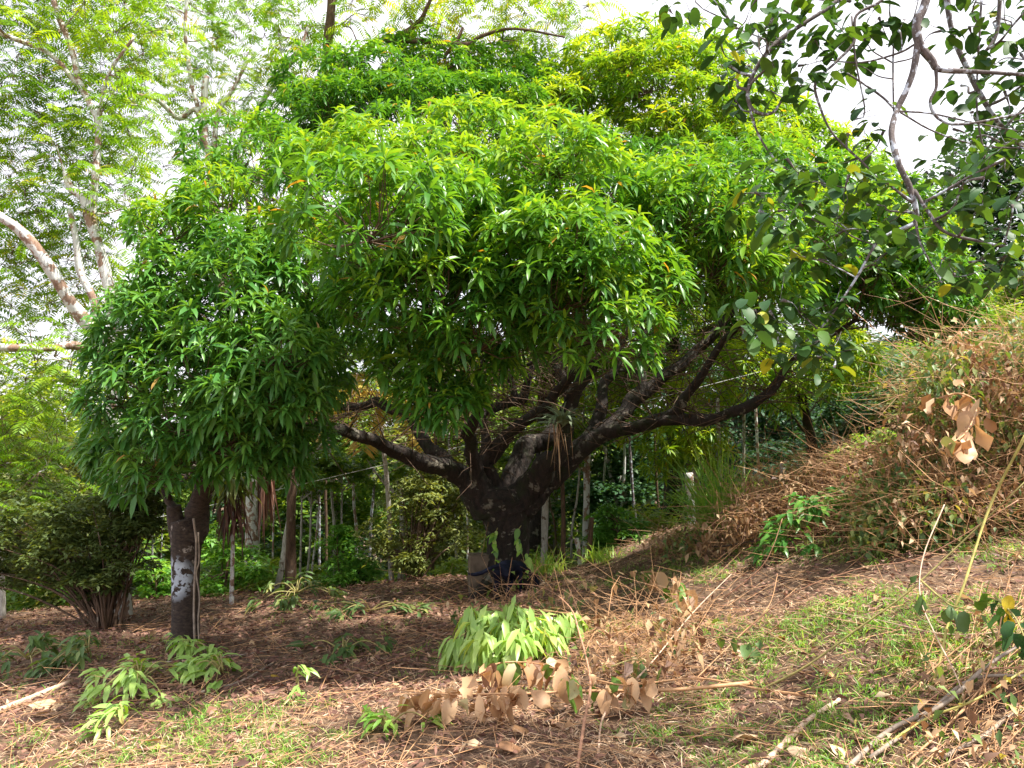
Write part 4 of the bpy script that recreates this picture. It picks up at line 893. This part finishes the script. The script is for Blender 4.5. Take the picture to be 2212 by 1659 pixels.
# ------------------------------------------------------------------ concrete block, epiphyte, creeper, dog
def block():
    c = P(1036, 1260, 10.62); z0 = float(G(c[0], c[1])) - .06
    bm = bmesh.new(); w, dp, h = .145, .13, .60
    nx = 4; r_ = bmesh.ops.create_cube(bm, size=1)
    bmesh.ops.scale(bm, vec=(w * 2, dp * 2, h), verts=bm.verts); bmesh.ops.translate(bm, vec=(0, 0, h / 2), verts=bm.verts)
    bmesh.ops.bevel(bm, geom=bm.edges[:], offset=.014, segments=2, affect='EDGES')
    bmesh.ops.subdivide_edges(bm, edges=[e for e in bm.edges if e.calc_length() > .1], cuts=5, use_grid_fill=True)
    for v in bm.verts: v.co += Vector(rng.normal(0, .0035, 3))
    me = bpy.data.meshes.new('concrete_block'); bm.to_mesh(me); bm.free()
    o = link('concrete_block', me, M['concrete']); o.location = (c[0], c[1], z0); o.rotation_euler = (0, 0, .2)
    tag(o, 'square weathered concrete block standing against the left of the mango trunk', 'block')
block()
def epiphyte():
    root = thing('epiphyte', 'grey green strap leaved plant growing in the fork of the right limb', 'plant'); c = P(1212, 915, 9.95)
    lb = LB(); n = 44; a = rng.uniform(0, 6.28, n); d = np.stack([np.cos(a) * .8, np.sin(a) * .6, rng.uniform(.3, 1.4, n)], -1)
    lb.leaves(c + rng.normal(0, .03, (n, 3)), d, rng.uniform(.3, .52, n), rng.uniform(.035, .055, n), droop=rng.uniform(.3, 1., n), fold=.3, tint=rng.random(n)); lb.build('leaves', M['epi'], root)
    lb = LB(); n = 16; d = rng.normal(0, .2, (n, 3)); d[:, 2] = -1; p = c + rng.normal(0, .07, (n, 3)) + np.array([-.06, -.08, -.03])
    lb.leaves(p, d, rng.uniform(.25, .62, n), rng.uniform(.008, .016, n), droop=.3, tint=rng.uniform(.2, .9, n)); lb.build('dead_straps', M['straw'], root)
    put(root, c)
epiphyte()
def creeper():
    root = thing('climbing_vine', 'green heart leaved vine climbing the foot of the big mango trunk', 'vine'); tb = TB(); lb = LB()
    for pts in ([(1125, 1262), (1132, 1215), (1122, 1180), (1118, 1150), (1126, 1135)], [(1068, 1240), (1070, 1200), (1066, 1165), (1075, 1140)], [(1110, 1262), (1140, 1225), (1138, 1195)]):
        q = [tuple(P(u, v, 10.36)) + (.005,) for u, v in pts]; tb.tube(q, sides=5)
        c = crom(np.array(q), 4)[:, :3]; c = c[rng.integers(0, len(c), 16)]; n = len(c); d = rng.normal(0, .8, (n, 3)); d[:, 1] = -.5; d[:, 2] -= .3
        L = rng.uniform(.09, .19, n); lb.leaves(c, d, L, L * .5, droop=.9, prof=((.15, .8), (.4, 1.), (.75, .6)), fold=.2, tint=rng.uniform(0, .8, n), side=np.tile([1., 0, .1], (n, 1)))
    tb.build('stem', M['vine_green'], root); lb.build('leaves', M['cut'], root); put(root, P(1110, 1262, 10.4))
creeper()
def dog():
    root = thing('dog', 'black dog seen from behind with its tail out and head lowered beside the trunk', 'dog')
    o = P(1086, 1290, 9.85); gz = float(G(o[0], o[1])); hd = unit(np.array([.40, .91, 0.])); sd_ = np.array([hd[1], -hd[0], 0])
    def q(f, s, z): return tuple(np.array([o[0], o[1], gz]) + (hd * f + sd_ * s + np.array([0, 0, z])) * 1.08)
    V = []; E = []; RR = []
    def add(p, r, par=None):
        V.append(p); RR.append(r if isinstance(r, tuple) else (r, r))
        if par is not None: E.append((par, len(V) - 1))
        return len(V) - 1
    pel = add(q(.02, 0, .40), (.085, .09)); mid = add(q(.20, 0, .385), (.085, .085), pel); ch = add(q(.37, .01, .375), (.095, .115), mid)
    nk = add(q(.47, .05, .34), (.06, .065), ch); n2 = add(q(.52, .10, .27), (.05, .055), nk); hdn = add(q(.55, .15, .20), (.062, .062), n2)
    mz = add(q(.58, .20, .12), (.034, .034), hdn); add(q(.595, .225, .075), (.024, .024), mz)
    t1 = add(q(-.06, -.02, .43), .03, pel); t2 = add(q(-.14, -.08, .415), .024, t1); t3 = add(q(-.21, -.17, .36), .028, t2); t4 = add(q(-.24, -.26, .335), .026, t3); add(q(-.25, -.34, .345), .008, t4)
    for s_ in (-1, 1):
        a = add(q(-.01, s_ * .065, .32), (.058, .075), pel); b = add(q(.05, s_ * .08, .22), (.04, .05), a); c = add(q(-.055, s_ * .08, .13), (.022, .024), b); e = add(q(-.03, s_ * .08, .03), .018, c); add(q(.02, s_ * .08, .012), .02, e)
        a = add(q(.37, s_ * .07, .29), (.042, .055), ch); b = add(q(.35, s_ * .075, .19), .03, a); c = add(q(.37, s_ * .075, .10), .02, b); e = add(q(.37, s_ * .075, .025), .018, c); add(q(.41, s_ * .075, .012), .02, e)
    me = bpy.data.meshes.new('body'); me.from_pydata(V, E, []); ob = link('body', me, M['dog'], root)
    sk = ob.modifiers.new('skin', 'SKIN'); sk.use_smooth_shade = True
    for i, v in enumerate(me.skin_vertices[0].data): v.radius = RR[i]; v.use_root = (i == 0)
    su = ob.modifiers.new('sub', 'SUBSURF'); su.levels = 2; su.render_levels = 2
    for s_ in (-1, 1):
        lb = LB(); e = np.array(q(.53, .15 + s_ * .05, .245)); lb.leaves(e[None], (sd_ * s_ + np.array([0, 0, .25]))[None], .085, .06, droop=1.2, prof=((.3, 1.), (.7, .7)), side=hd[None]); lb.build('ear', M['dog'], root)
    put(root, (o[0], o[1], gz))
dog()

# ------------------------------------------------------------------ cut branches, brush and sticks
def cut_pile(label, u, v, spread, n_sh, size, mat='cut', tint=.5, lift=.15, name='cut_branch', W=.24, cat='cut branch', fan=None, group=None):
    root = thing(name, label, cat, group); b = GP(u, v); lb = LB(); tb = TB()
    for k in range(n_sh):
        a = rng.uniform(0, 6.28) if fan is None else rng.uniform(*fan); r = spread * math.sqrt(rng.random())
        dx = math.cos(a) * r; dy = math.sin(a) * r * .7; z = lift * (1 - (r / spread) ** 2) + .04
        T = np.array([b[0] + dx, b[1] + dy, float(G(b[0] + dx, b[1] + dy)) + z])
        st = b + np.array([0, 0, lift * .5]); tb.tube([(*st, .008), (*((st + T) / 2 + [0, 0, .08]), .006), (*T, .004)], sides=5)
        m = rng.integers(9, 15); al = a + rng.normal(0, 1.0, m); d = np.stack([np.cos(al), np.sin(al), rng.uniform(-.3, .5, m)], -1); d[:, 1] -= .35
        L = size * rng.uniform(.7, 1.15, m); p = T + rng.normal(0, .03, (m, 3)); p[:, 2] = np.maximum(p[:, 2], G(p[:, 0], p[:, 1]) + .03)
        lb.leaves(p, d, L, L * W, droop=rng.uniform(.2, 1.0, m), fold=.3, tint=tint + rng.normal(0, .22, m))
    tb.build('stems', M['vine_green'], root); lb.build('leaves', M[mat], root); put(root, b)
def heap():
    root = thing('cut_branch', 'heap of fresh pale green mango leaves cut and drooping in the middle foreground', 'cut branch')
    b = GP(1095, 1440); lb = LB(); tb = TB(); d0 = hit(1095, 1440)
    tips = []
    for (u, v, dd) in [(1020, 1345, .3), (1060, 1350, .15), (1110, 1335, .25), (1160, 1350, .2), (1200, 1365, .3), (1030, 1375, .0), (1090, 1370, -.05), (1150, 1375, -.05), (990, 1400, .1), (1050, 1400, -.15), (1120, 1395, -.2), (1180, 1395, -.1), (1000, 1430, .1), (1230, 1350, .4), (1040, 1430, -.05), (1095, 1425, -.15), (980, 1450, .2), (1030, 1460, .1)]:
        T = P(u, v - 22, d0 + .15 + dd); T[2] = max(T[2], float(G(T[0], T[1])) + .05); tips.append(T)
        m = 22; al = rng.uniform(-math.pi, 0, m); d = np.stack([np.cos(al) * .8 + (u - 1095) / 260., np.sin(al) * .8, rng.uniform(-1.0, .15, m)], -1)
        L = .25 * rng.uniform(.7, 1.1, m); lb.leaves(T + rng.normal(0, .04, (m, 3)), d, L, L * .23, droop=rng.uniform(.6, 1.8, m), fold=.4, wave=.08, tint=rng.normal(.62, .28, m))
    st = P(1100, 1310, d0 + .9); st[2] = float(G(st[0], st[1])) + .12
    for T in tips: tb.tube([(*st, .012), (*((st + T) / 2 + [0, 0, .10]), .008), (*T, .005)], sides=5)
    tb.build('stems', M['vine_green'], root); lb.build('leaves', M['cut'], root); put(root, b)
heap()
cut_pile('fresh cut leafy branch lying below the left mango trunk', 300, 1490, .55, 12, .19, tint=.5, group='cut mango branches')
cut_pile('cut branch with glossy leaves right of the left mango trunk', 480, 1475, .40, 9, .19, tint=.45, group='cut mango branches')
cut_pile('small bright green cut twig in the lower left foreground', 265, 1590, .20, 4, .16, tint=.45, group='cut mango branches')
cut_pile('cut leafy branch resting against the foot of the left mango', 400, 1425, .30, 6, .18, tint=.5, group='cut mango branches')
cut_pile('wilted dark hanging branch on the ground at the left edge', 60, 1460, .55, 12, .19, mat='wilt', tint=.3, lift=.3, group='wilted branches')
cut_pile('wilted branch left of the left mango foot', 190, 1440, .40, 8, .18, mat='wilt', tint=.35, lift=.25, group='wilted branches')
cut_pile('wilted branch draped in front of the mossy dark trunk', 640, 1310, .6, 12, .18, mat='wilt', tint=.55, lift=.35, group='wilted branches')
cut_pile('wilted olive branch lying near the middle of the shaded ground', 800, 1330, .7, 9, .2, mat='wilt', tint=.4, lift=.1, group='wilted branches')
cut_pile('dull grey green cut branch on the litter below centre left', 740, 1420, .5, 6, .18, mat='wilt', tint=.3, lift=.08, group='wilted branches')
cut_pile('dark green cut branch heaped at the foot of the brush slope', 1760, 1185, .55, 26, .22, mat='mango_left', tint=.6, lift=.5, group='cut mango branches')
cut_pile('drooping green cut branch right of the dark heap by the brush', 1880, 1150, .4, 9, .2, mat='wilt', tint=.4, lift=.25, group='wilted branches')
cut_pile('small green weed in the centre left foreground', 640, 1500, .12, 2, .13, tint=.3, group='cut mango branches')
cut_pile('yellowish cut twig on the straw at bottom left of centre', 830, 1590, .3, 4, .15, mat='grass', tint=.6, lift=.05, group='cut mango branches')

def sag(p, q, k=6, up=.0, r0=.01, r1=.006, wob=.02):
    out = []
    for i in range(k + 1):
        t = i / k; c = np.array(p) * (1 - t) + np.array(q) * t + np.array([0, 0, up * math.sin(math.pi * t)]) + rng.normal(0, wob, 3) * (0 < i < k)
        out.append((*c, r0 + (r1 - r0) * t))
    return out
def stick(label, pix, r0, r1, mat, name='fallen_stick', cat='stick', lift=0.02, group=None, heights=None):
    """pix: points in the photo resting on the ground (plus an optional height over it)"""
    pts = []
    for i, (u, v) in enumerate(pix):
        h = (heights[i] if heights else lift); t = i / (len(pix) - 1)
        if h > .1:   # raised: found along the ray at that height over the ground
            d = 1.5
            while d < 16:
                p = P(u, v, d)
                if p[2] - G(p[0], p[1]) < h: break
                d += .02
        else:
            p = GP(u, v); p[2] += max(h, r0)
        pts.append((*p, r0 + (r1 - r0) * t))
    tb = TB(); tb.tube(pts, sides=7, n=6, gnarl=.06); return tag(tb.build(name, M[mat]), label, cat, group)
gs = 'sticks and stems lying on the slope'
stick('long straight tan stick lying level under the brown leaves', [(1625, 1495), (1450, 1490), (1250, 1493), (1060, 1500), (860, 1502)], .015, .004, 'stick', group=gs, heights=[.05, .16, .16, .12, .03])
stick('thinner tan stick forking below the long level one', [(1765, 1522), (1640, 1512), (1510, 1502), (1380, 1478)], .010, .005, 'stick', group=gs, heights=[.03, .05, .1, .12])
stick('thick pale pink stick slanting up from the bottom edge', [(1640, 1670), (1700, 1610), (1750, 1565), (1815, 1520)], .019, .013, 'stick_pale', group=gs)
stick('grey bundled stem from bottom right up to the right edge', [(1830, 1675), (1920, 1610), (2040, 1520), (2130, 1440), (2240, 1370)], .014, .008, 'stick_grey', group=gs, heights=[.03, .05, .12, .14, .15])
stick('brown stem beside the grey one at bottom right', [(1880, 1660), (1990, 1580), (2100, 1520), (2240, 1460)], .012, .008, 'stick_grey', group=gs, heights=[.03, .05, .1, .12])
stick('yellowish long stem below the grey bundle at bottom right', [(1900, 1640), (2000, 1590), (2110, 1510), (2240, 1430)], .007, .005, 'vine_yellow', group=gs, heights=[.03, .08, .15, .2])
stick('dark grey stick in the lowest right corner', [(2030, 1655), (2120, 1610), (2180, 1570), (2240, 1540)], .013, .011, 'stick_grey', group=gs)
stick('slender brown stick pointing up right in right foreground', [(1815, 1472), (1900, 1455), (1990, 1420)], .007, .003, 'stick', group=gs)
stick('long olive stem arching from the grass up to the right edge', [(1640, 1500), (1740, 1440), (1850, 1360), (1960, 1280), (2090, 1160), (2215, 1040)], .008, .004, 'vine_green', name='arching_stem', cat='stem', group=gs, heights=[.02, .12, .25, .4, .6, .9])
stick('reddish stem arching over the right slope beside the olive one', [(1560, 1420), (1700, 1290), (1850, 1230), (2000, 1200), (2200, 1080)], .004, .003, 'stick_pink', name='arching_stem', cat='stem', group=gs, heights=[.02, .3, .35, .4, .7])
stick('thin white stem hanging down through the right middle ground', [(2040, 1090), (1995, 1200), (1988, 1290), (2020, 1370), (2070, 1470), (2090, 1560)], .004, .003, 'stick_pale', name='arching_stem', cat='stem', group=gs, heights=[.75, .55, .4, .25, .15, .03])
stick('yellow green upright stem with nodes in the right middle ground', [(2215, 940), (2140, 1090), (2080, 1270), (2050, 1340), (2030, 1430), (2012, 1500)], .008, .006, 'vine_yellow', name='arching_stem', cat='stem', group=gs, heights=[1.2, .8, .45, .3, .15, .02])
stick('pinkish stem arching up from the bottom edge past the leaf heap', [(1247, 1672), (1262, 1560), (1275, 1470), (1252, 1370), (1225, 1305), (1160, 1265), (1070, 1262)], .010, .005, 'stick_pink', name='arching_stem', cat='stem', group=gs, heights=[.02, .12, .22, .35, .42, .3, .2])
stick('pale stem beside the pinkish one at the bottom edge', [(1290, 1660), (1310, 1560), (1400, 1440), (1500, 1320), (1580, 1240)], .007, .004, 'stick_pale', name='arching_stem', cat='stem', group=gs, heights=[.02, .06, .15, .2, .25])
stick('dark twig crossing behind the pinkish stem', [(1180, 1570), (1240, 1520), (1290, 1470), (1310, 1410)], .008, .004, 'stick_dark', group=gs)
stick('Y shaped brown stem rising right of centre', [(1560, 1300), (1640, 1230), (1670, 1180), (1690, 1120)], .006, .003, 'stick_pink', name='arching_stem', cat='stem', group=gs, heights=[.02, .15, .3, .5])
stick('thick pale log end lying at the left edge foreground', [(-40, 1560), (60, 1520), (150, 1480)], .028, .020, 'stick_pale', name='fallen_log', cat='log', group=gs)
stick('grey brown pole lying across the shaded ground by the left mango', [(90, 1440), (300, 1440), (520, 1420), (640, 1395)], .008, .005, 'stick_grey', group=gs)
stick('thin stick on the litter left of the wilted branch', [(520, 1330), (640, 1312), (760, 1300), (960, 1262)], .010, .005, 'stick_dark', group=gs, heights=[.03, .1, .12, .03])
stick('pale broken stick on the litter right of the left mango', [(430, 1505), (520, 1480), (590, 1440)], .012, .008, 'stick_grey', group=gs)
stick('dark bent branch lying on the ledge beside the tall grass', [(1480, 1160), (1540, 1180), (1620, 1170), (1720, 1160)], .014, .006, 'stick_dark', group=gs, heights=[.03, .12, .14, .12])

def broad_leaves(label, pts, mat='deadbroad', name='leafy_branch', L0=.2, hts=.2, stemmat='stick', group=None, per=2, tint=(0, 1), W=.5):
    root = thing(name, label, 'branch', group); lb = LB(); tb = TB(); P3 = []
    for (u, v) in pts:
        d = 1.5
        while d < 16:
            p = P(u, v, d)
            if p[2] - G(p[0], p[1]) < hts: break
            d += .02
        P3.append(p)
    P3 = np.array(P3); q = np.c_[P3, np.linspace(.007, .003, len(P3))]
    tb.tube(q, sides=6); c = crom(q, per * 2)[:, :3]; n = len(c) * 1
    c = np.repeat(c, per, 0); n = len(c); d = rng.normal(0, .45, (n, 3)); d[:, 2] = -.75
    L = L0 * rng.uniform(.4, 1.1, n); c = c + rng.normal(0, .03, (n, 3)); L = np.minimum(L, c[:, 2] - G(c[:, 0], c[:, 1]) + .10)
    lb.leaves(c, d, L, np.minimum(L0 * W, L * .75) * rng.uniform(.6, 1.1, n), droop=rng.uniform(-.2, .8, n), fold=rng.uniform(.1, .6), prof=((.12, .55), (.36, 1.), (.62, .9), (.85, .5)), tint=rng.uniform(*tint, n), wave=.22)
    tb.build('stem', M[stemmat], root); lb.build('leaves', M[mat], root); put(root, P3[0])
gb = 'dead broad leaved branches'
broad_leaves('dry branch hung with tan and green broad leaves below the green heap', [(1035, 1455), (1080, 1432), (1150, 1432), (1210, 1450), (1250, 1480)], group=gb, L0=.23, hts=.25)
broad_leaves('pale tan leaves hanging from the left end of the long level stick', [(880, 1500), (930, 1498), (990, 1500)], group=gb, L0=.2, hts=.2, tint=(.3, .84))
broad_leaves('tan leaves hanging under the middle of the long level stick', [(1030, 1500), (1090, 1498), (1130, 1500)], group=gb, L0=.2, hts=.2, tint=(.1, .8))
broad_leaves('dry leaves hanging beneath the right half of the long level stick', [(1290, 1470), (1350, 1480), (1400, 1470)], group=gb, L0=.2, hts=.22, tint=(.1, 1))
broad_leaves('large green and tan leaves on a stem right of centre', [(1385, 1235), (1420, 1238), (1470, 1262), (1480, 1290)], group=gb, L0=.25, hts=.28, tint=(.3, 1), W=.6)
broad_leaves('big brown and dark green leaves hanging before the brush pile', [(2030, 860), (2070, 850), (2110, 870), (2090, 930), (2050, 960)], group=gb, L0=.15, hts=1.5, W=.55, per=2, tint=(.2, 1))
broad_leaves('dull green leaves hanging on the right above the slope', [(1985, 1250), (2030, 1290), (2060, 1310), (2120, 1320)], mat='wilt', group=gb, L0=.16, hts=.45, stemmat='vine_green', per=1)
broad_leaves('dark green drooping leaves at the right edge above the sticks', [(2150, 1290), (2190, 1330), (2215, 1380)], mat='broad', group=gb, L0=.13, hts=.5, stemmat='vine_green', per=2)
broad_leaves('green leaves drooping in the grass right of the pinkish stem', [(1320, 1440), (1370, 1425), (1420, 1440)], mat='wilt', group=gb, L0=.16, hts=.2, stemmat='vine_green', tint=(.3, .9), per=1)
broad_leaves('wilted leaves hanging at left of the long olive stem', [(1560, 1370), (1600, 1380), (1640, 1370)], mat='wilt', group=gb, L0=.15, hts=.2, stemmat='vine_green', tint=(.1, .7), per=1)
for (lab, pix, r_, m_, h_) in [
    ('slim tan stem running beside the grey bundle at lower right', [(1960, 1660), (2060, 1590), (2160, 1500), (2240, 1450)], .006, 'stick', [.02, .06, .1, .12]),
    ('slim pink stem low across the lower right corner', [(1930, 1600), (2030, 1540), (2130, 1500), (2240, 1490)], .005, 'stick_pink', [.03, .08, .1, .1]),
    ('slim greenish stem crossing the sticks at lower right', [(2060, 1580), (2100, 1500), (2160, 1400), (2240, 1330)], .005, 'vine_green', [.02, .1, .2, .3]),
    ('long thin brown stem above the grey bundle on the right', [(1900, 1560), (2010, 1450), (2110, 1370), (2240, 1290)], .005, 'stick', [.02, .15, .25, .3]),
    ('thin pale stem along the right slope below the brush', [(1760, 1330), (1900, 1340), (2050, 1370), (2240, 1400)], .003, 'stick_pale', [.05, .15, .15, .1]),
    ('thin brown stem leaning over the grass right of centre', [(1500, 1480), (1600, 1400), (1660, 1310), (1680, 1240)], .004, 'stick', [.02, .1, .2, .3]),
    ('thin reddish stem low over the ground right of the leaf heap', [(1250, 1400), (1400, 1390), (1560, 1400), (1700, 1380)], .004, 'stick_pink', [.12, .12, .1, .05]),
    ('slender curved stem at the right edge below the bank', [(2100, 1560), (2150, 1400), (2180, 1250), (2230, 1130)], .004, 'stick', [.02, .3, .5, .8])]:
    stick(lab, pix, r_, r_ * .6, m_, name='arching_stem', cat='stem', group=gs, heights=h_)
# big single tan leaves
def single_leaf(label, u, v, L, W, ang, mat='deadbroad', tint=.7, h=.05):
    p = GP(u, v, h); lb = LB(); lb.leaves(p[None], np.array([[math.cos(ang), math.sin(ang), .25]]), L, W, droop=.6, fold=.35, prof=((.12, .55), (.36, 1.), (.62, .95), (.86, .55)), tint=np.array([tint]), side=np.array([[-math.sin(ang), math.cos(ang), .45]]), wave=.06)
    tag(lb.build('fallen_leaf', M[mat]), label, 'leaf', 'large fallen leaves')
single_leaf('large pale tan leaf standing right of the green heap', 1180, 1462, .26, .17, .5, tint=.76, h=.10)
single_leaf('crumpled cream leaf at the bottom edge beside the thick pink stick', 1800, 1650, .2, .13, .6, tint=.8)
single_leaf('folded cream leaf left of the thick pink stick', 1640, 1615, .2, .12, 2.6, tint=.8)
single_leaf('cream leaf touching the bottom edge right of centre', 1700, 1640, .17, .11, -.5, tint=.78)
single_leaf('orange brown leaf lying near the bottom centre', 1080, 1640, .2, .11, .8, tint=.1)
single_leaf('rusty curled leaf in the lower centre grass', 1110, 1600, .18, .09, .9, tint=.2)
single_leaf('yellow leaf on the litter at lower left', 585, 1475, .12, .05, 1.2, mat='palmdry', tint=.5)
single_leaf('yellow leaf lying left of the green heap', 780, 1325, .14, .08, .2, mat='palmdry', tint=.4)
single_leaf('large peach coloured leaf sheath at the left foreground edge', 60, 1540, .4, .16, .25, tint=.72)
single_leaf('orange leaf in the right foreground grass', 1695, 1400, .10, .06, 1.5, mat='palmdry', tint=.0)

def brush_pile(label, poly, dlo, dhi, n_leaf, n_twig, hmax, mixg=.35, seed=1, size=.10, along=None):
    root = thing('brush_pile', label, 'brush pile', 'piles of cut brush on the right'); pts = poisson_poly(poly, 26, 4000, seed)
    C = np.array([P(u, v, random.uniform(dlo, dhi)) for u, v in pts]); gz = G(C[:, 0], C[:, 1]); C[:, 2] = np.clip(C[:, 2], gz + .05, gz + hmax)
    k = rng.integers(0, len(C), n_leaf); p = C[k] + rng.normal(0, .14, (n_leaf, 3)); d = rng.normal(0, .6, (n_leaf, 3)); d[:, 2] -= .5
    cg = rng.random(len(C)) < mixg; g = cg[k]
    for nm, mt, sel in (('dead_leaves', 'dead', ~g), ('wilted_leaves', 'wilt', g)):
        m = sel.sum(); lb = LB(); L = size * rng.uniform(.6, 1.5, m); lb.leaves(p[sel], d[sel], L, L * .42, droop=.5, fold=.4, prof=((.4, 1.),), tint=rng.beta(1.6, 1.4, m), wave=.2); lb.build(nm, M[mt], root)
    lb = LB(); k = rng.integers(0, len(C), n_twig); a = C[k] + rng.normal(0, .15, (n_twig, 3)); dd = rng.normal(0, 1, (n_twig, 3)); dd[:, 2] = dd[:, 2] * .45 + .1
    if along is not None:
        dd = np.array([along[0], along[1], .12]) + rng.normal(0, .22, (n_twig, 3)) * np.array([1, 1, .5]); a[:, 2] = G(a[:, 0], a[:, 1]) + rng.uniform(.01, .09, n_twig); dd *= 1.0
    a2 = a + unit(dd) * (1.0 if along is None else 2.0) * rng.uniform(.12, .6, n_twig)[:, None]; b2 = a2 + unit(dd + rng.normal(0, .5, (n_twig, 3))) * .35
    n_ = n_twig; r_ = rng.uniform(.0012, .0034, n_); lb.sticks(a, a2, r_, r_ * .8); lb.sticks(a2, b2, r_ * .8, r_ * .4); lb.build('twigs', M['stick'], root)
    b = C.mean(0); b[2] = float(G(b[0], b[1])); put(root, b)
brush_pile('high pile of dead brown and green brush on the right hillside', [(1990, 800), (2100, 740), (2400, 700), (2400, 1130), (2100, 1140), (1960, 1130), (1880, 1080), (1900, 1010), (1980, 930)], 6.6, 9.0, 22000, 3600, 1.6, .62, 1, size=.075)
brush_pile('reddish brown brush spilling down from the crest before the dark forest', [(1640, 1060), (1740, 1020), (1820, 1000), (1900, 990), (1960, 1060), (1960, 1140), (1840, 1150), (1700, 1150), (1600, 1130)], 8.4, 10.2, 14000, 2200, .8, .3, 2, size=.06)
brush_pile('dull green cut brush at the lower foot of the hillside', [(1850, 1080), (2000, 1060), (2212, 1070), (2350, 1080), (2350, 1180), (2050, 1160), (1880, 1160)], 6.6, 8.0, 14000, 1500, .6, .85, 3, size=.08)
brush_pile('tangle of dry twigs and leaves behind the green heap', [(990, 1275), (1080, 1262), (1230, 1270), (1260, 1310), (1150, 1330), (1000, 1330)], 7.2, 8.0, 420, 240, .12, .6, 4)
brush_pile('flat tangle of pinkish twigs right of the green heap', [(1240, 1310), (1500, 1300), (1540, 1420), (1380, 1470), (1260, 1440)], 5.4, 7.2, 500, 320, .12, .3, 5)
brush_pile('low tangle of dead stems at the far right foreground', [(1950, 1480), (2250, 1380), (2350, 1640), (2000, 1660)], 3.2, 4.6, 500, 200, .08, .3, 6, size=.06, along=(.75, .55))
brush_pile('dead stems and leaves heaped along the ledge near the tall grass', [(1440, 1180), (1560, 1165), (1680, 1150), (1700, 1200), (1560, 1230), (1440, 1225)], 9.2, 11.2, 1800, 350, .22, .4, 7)
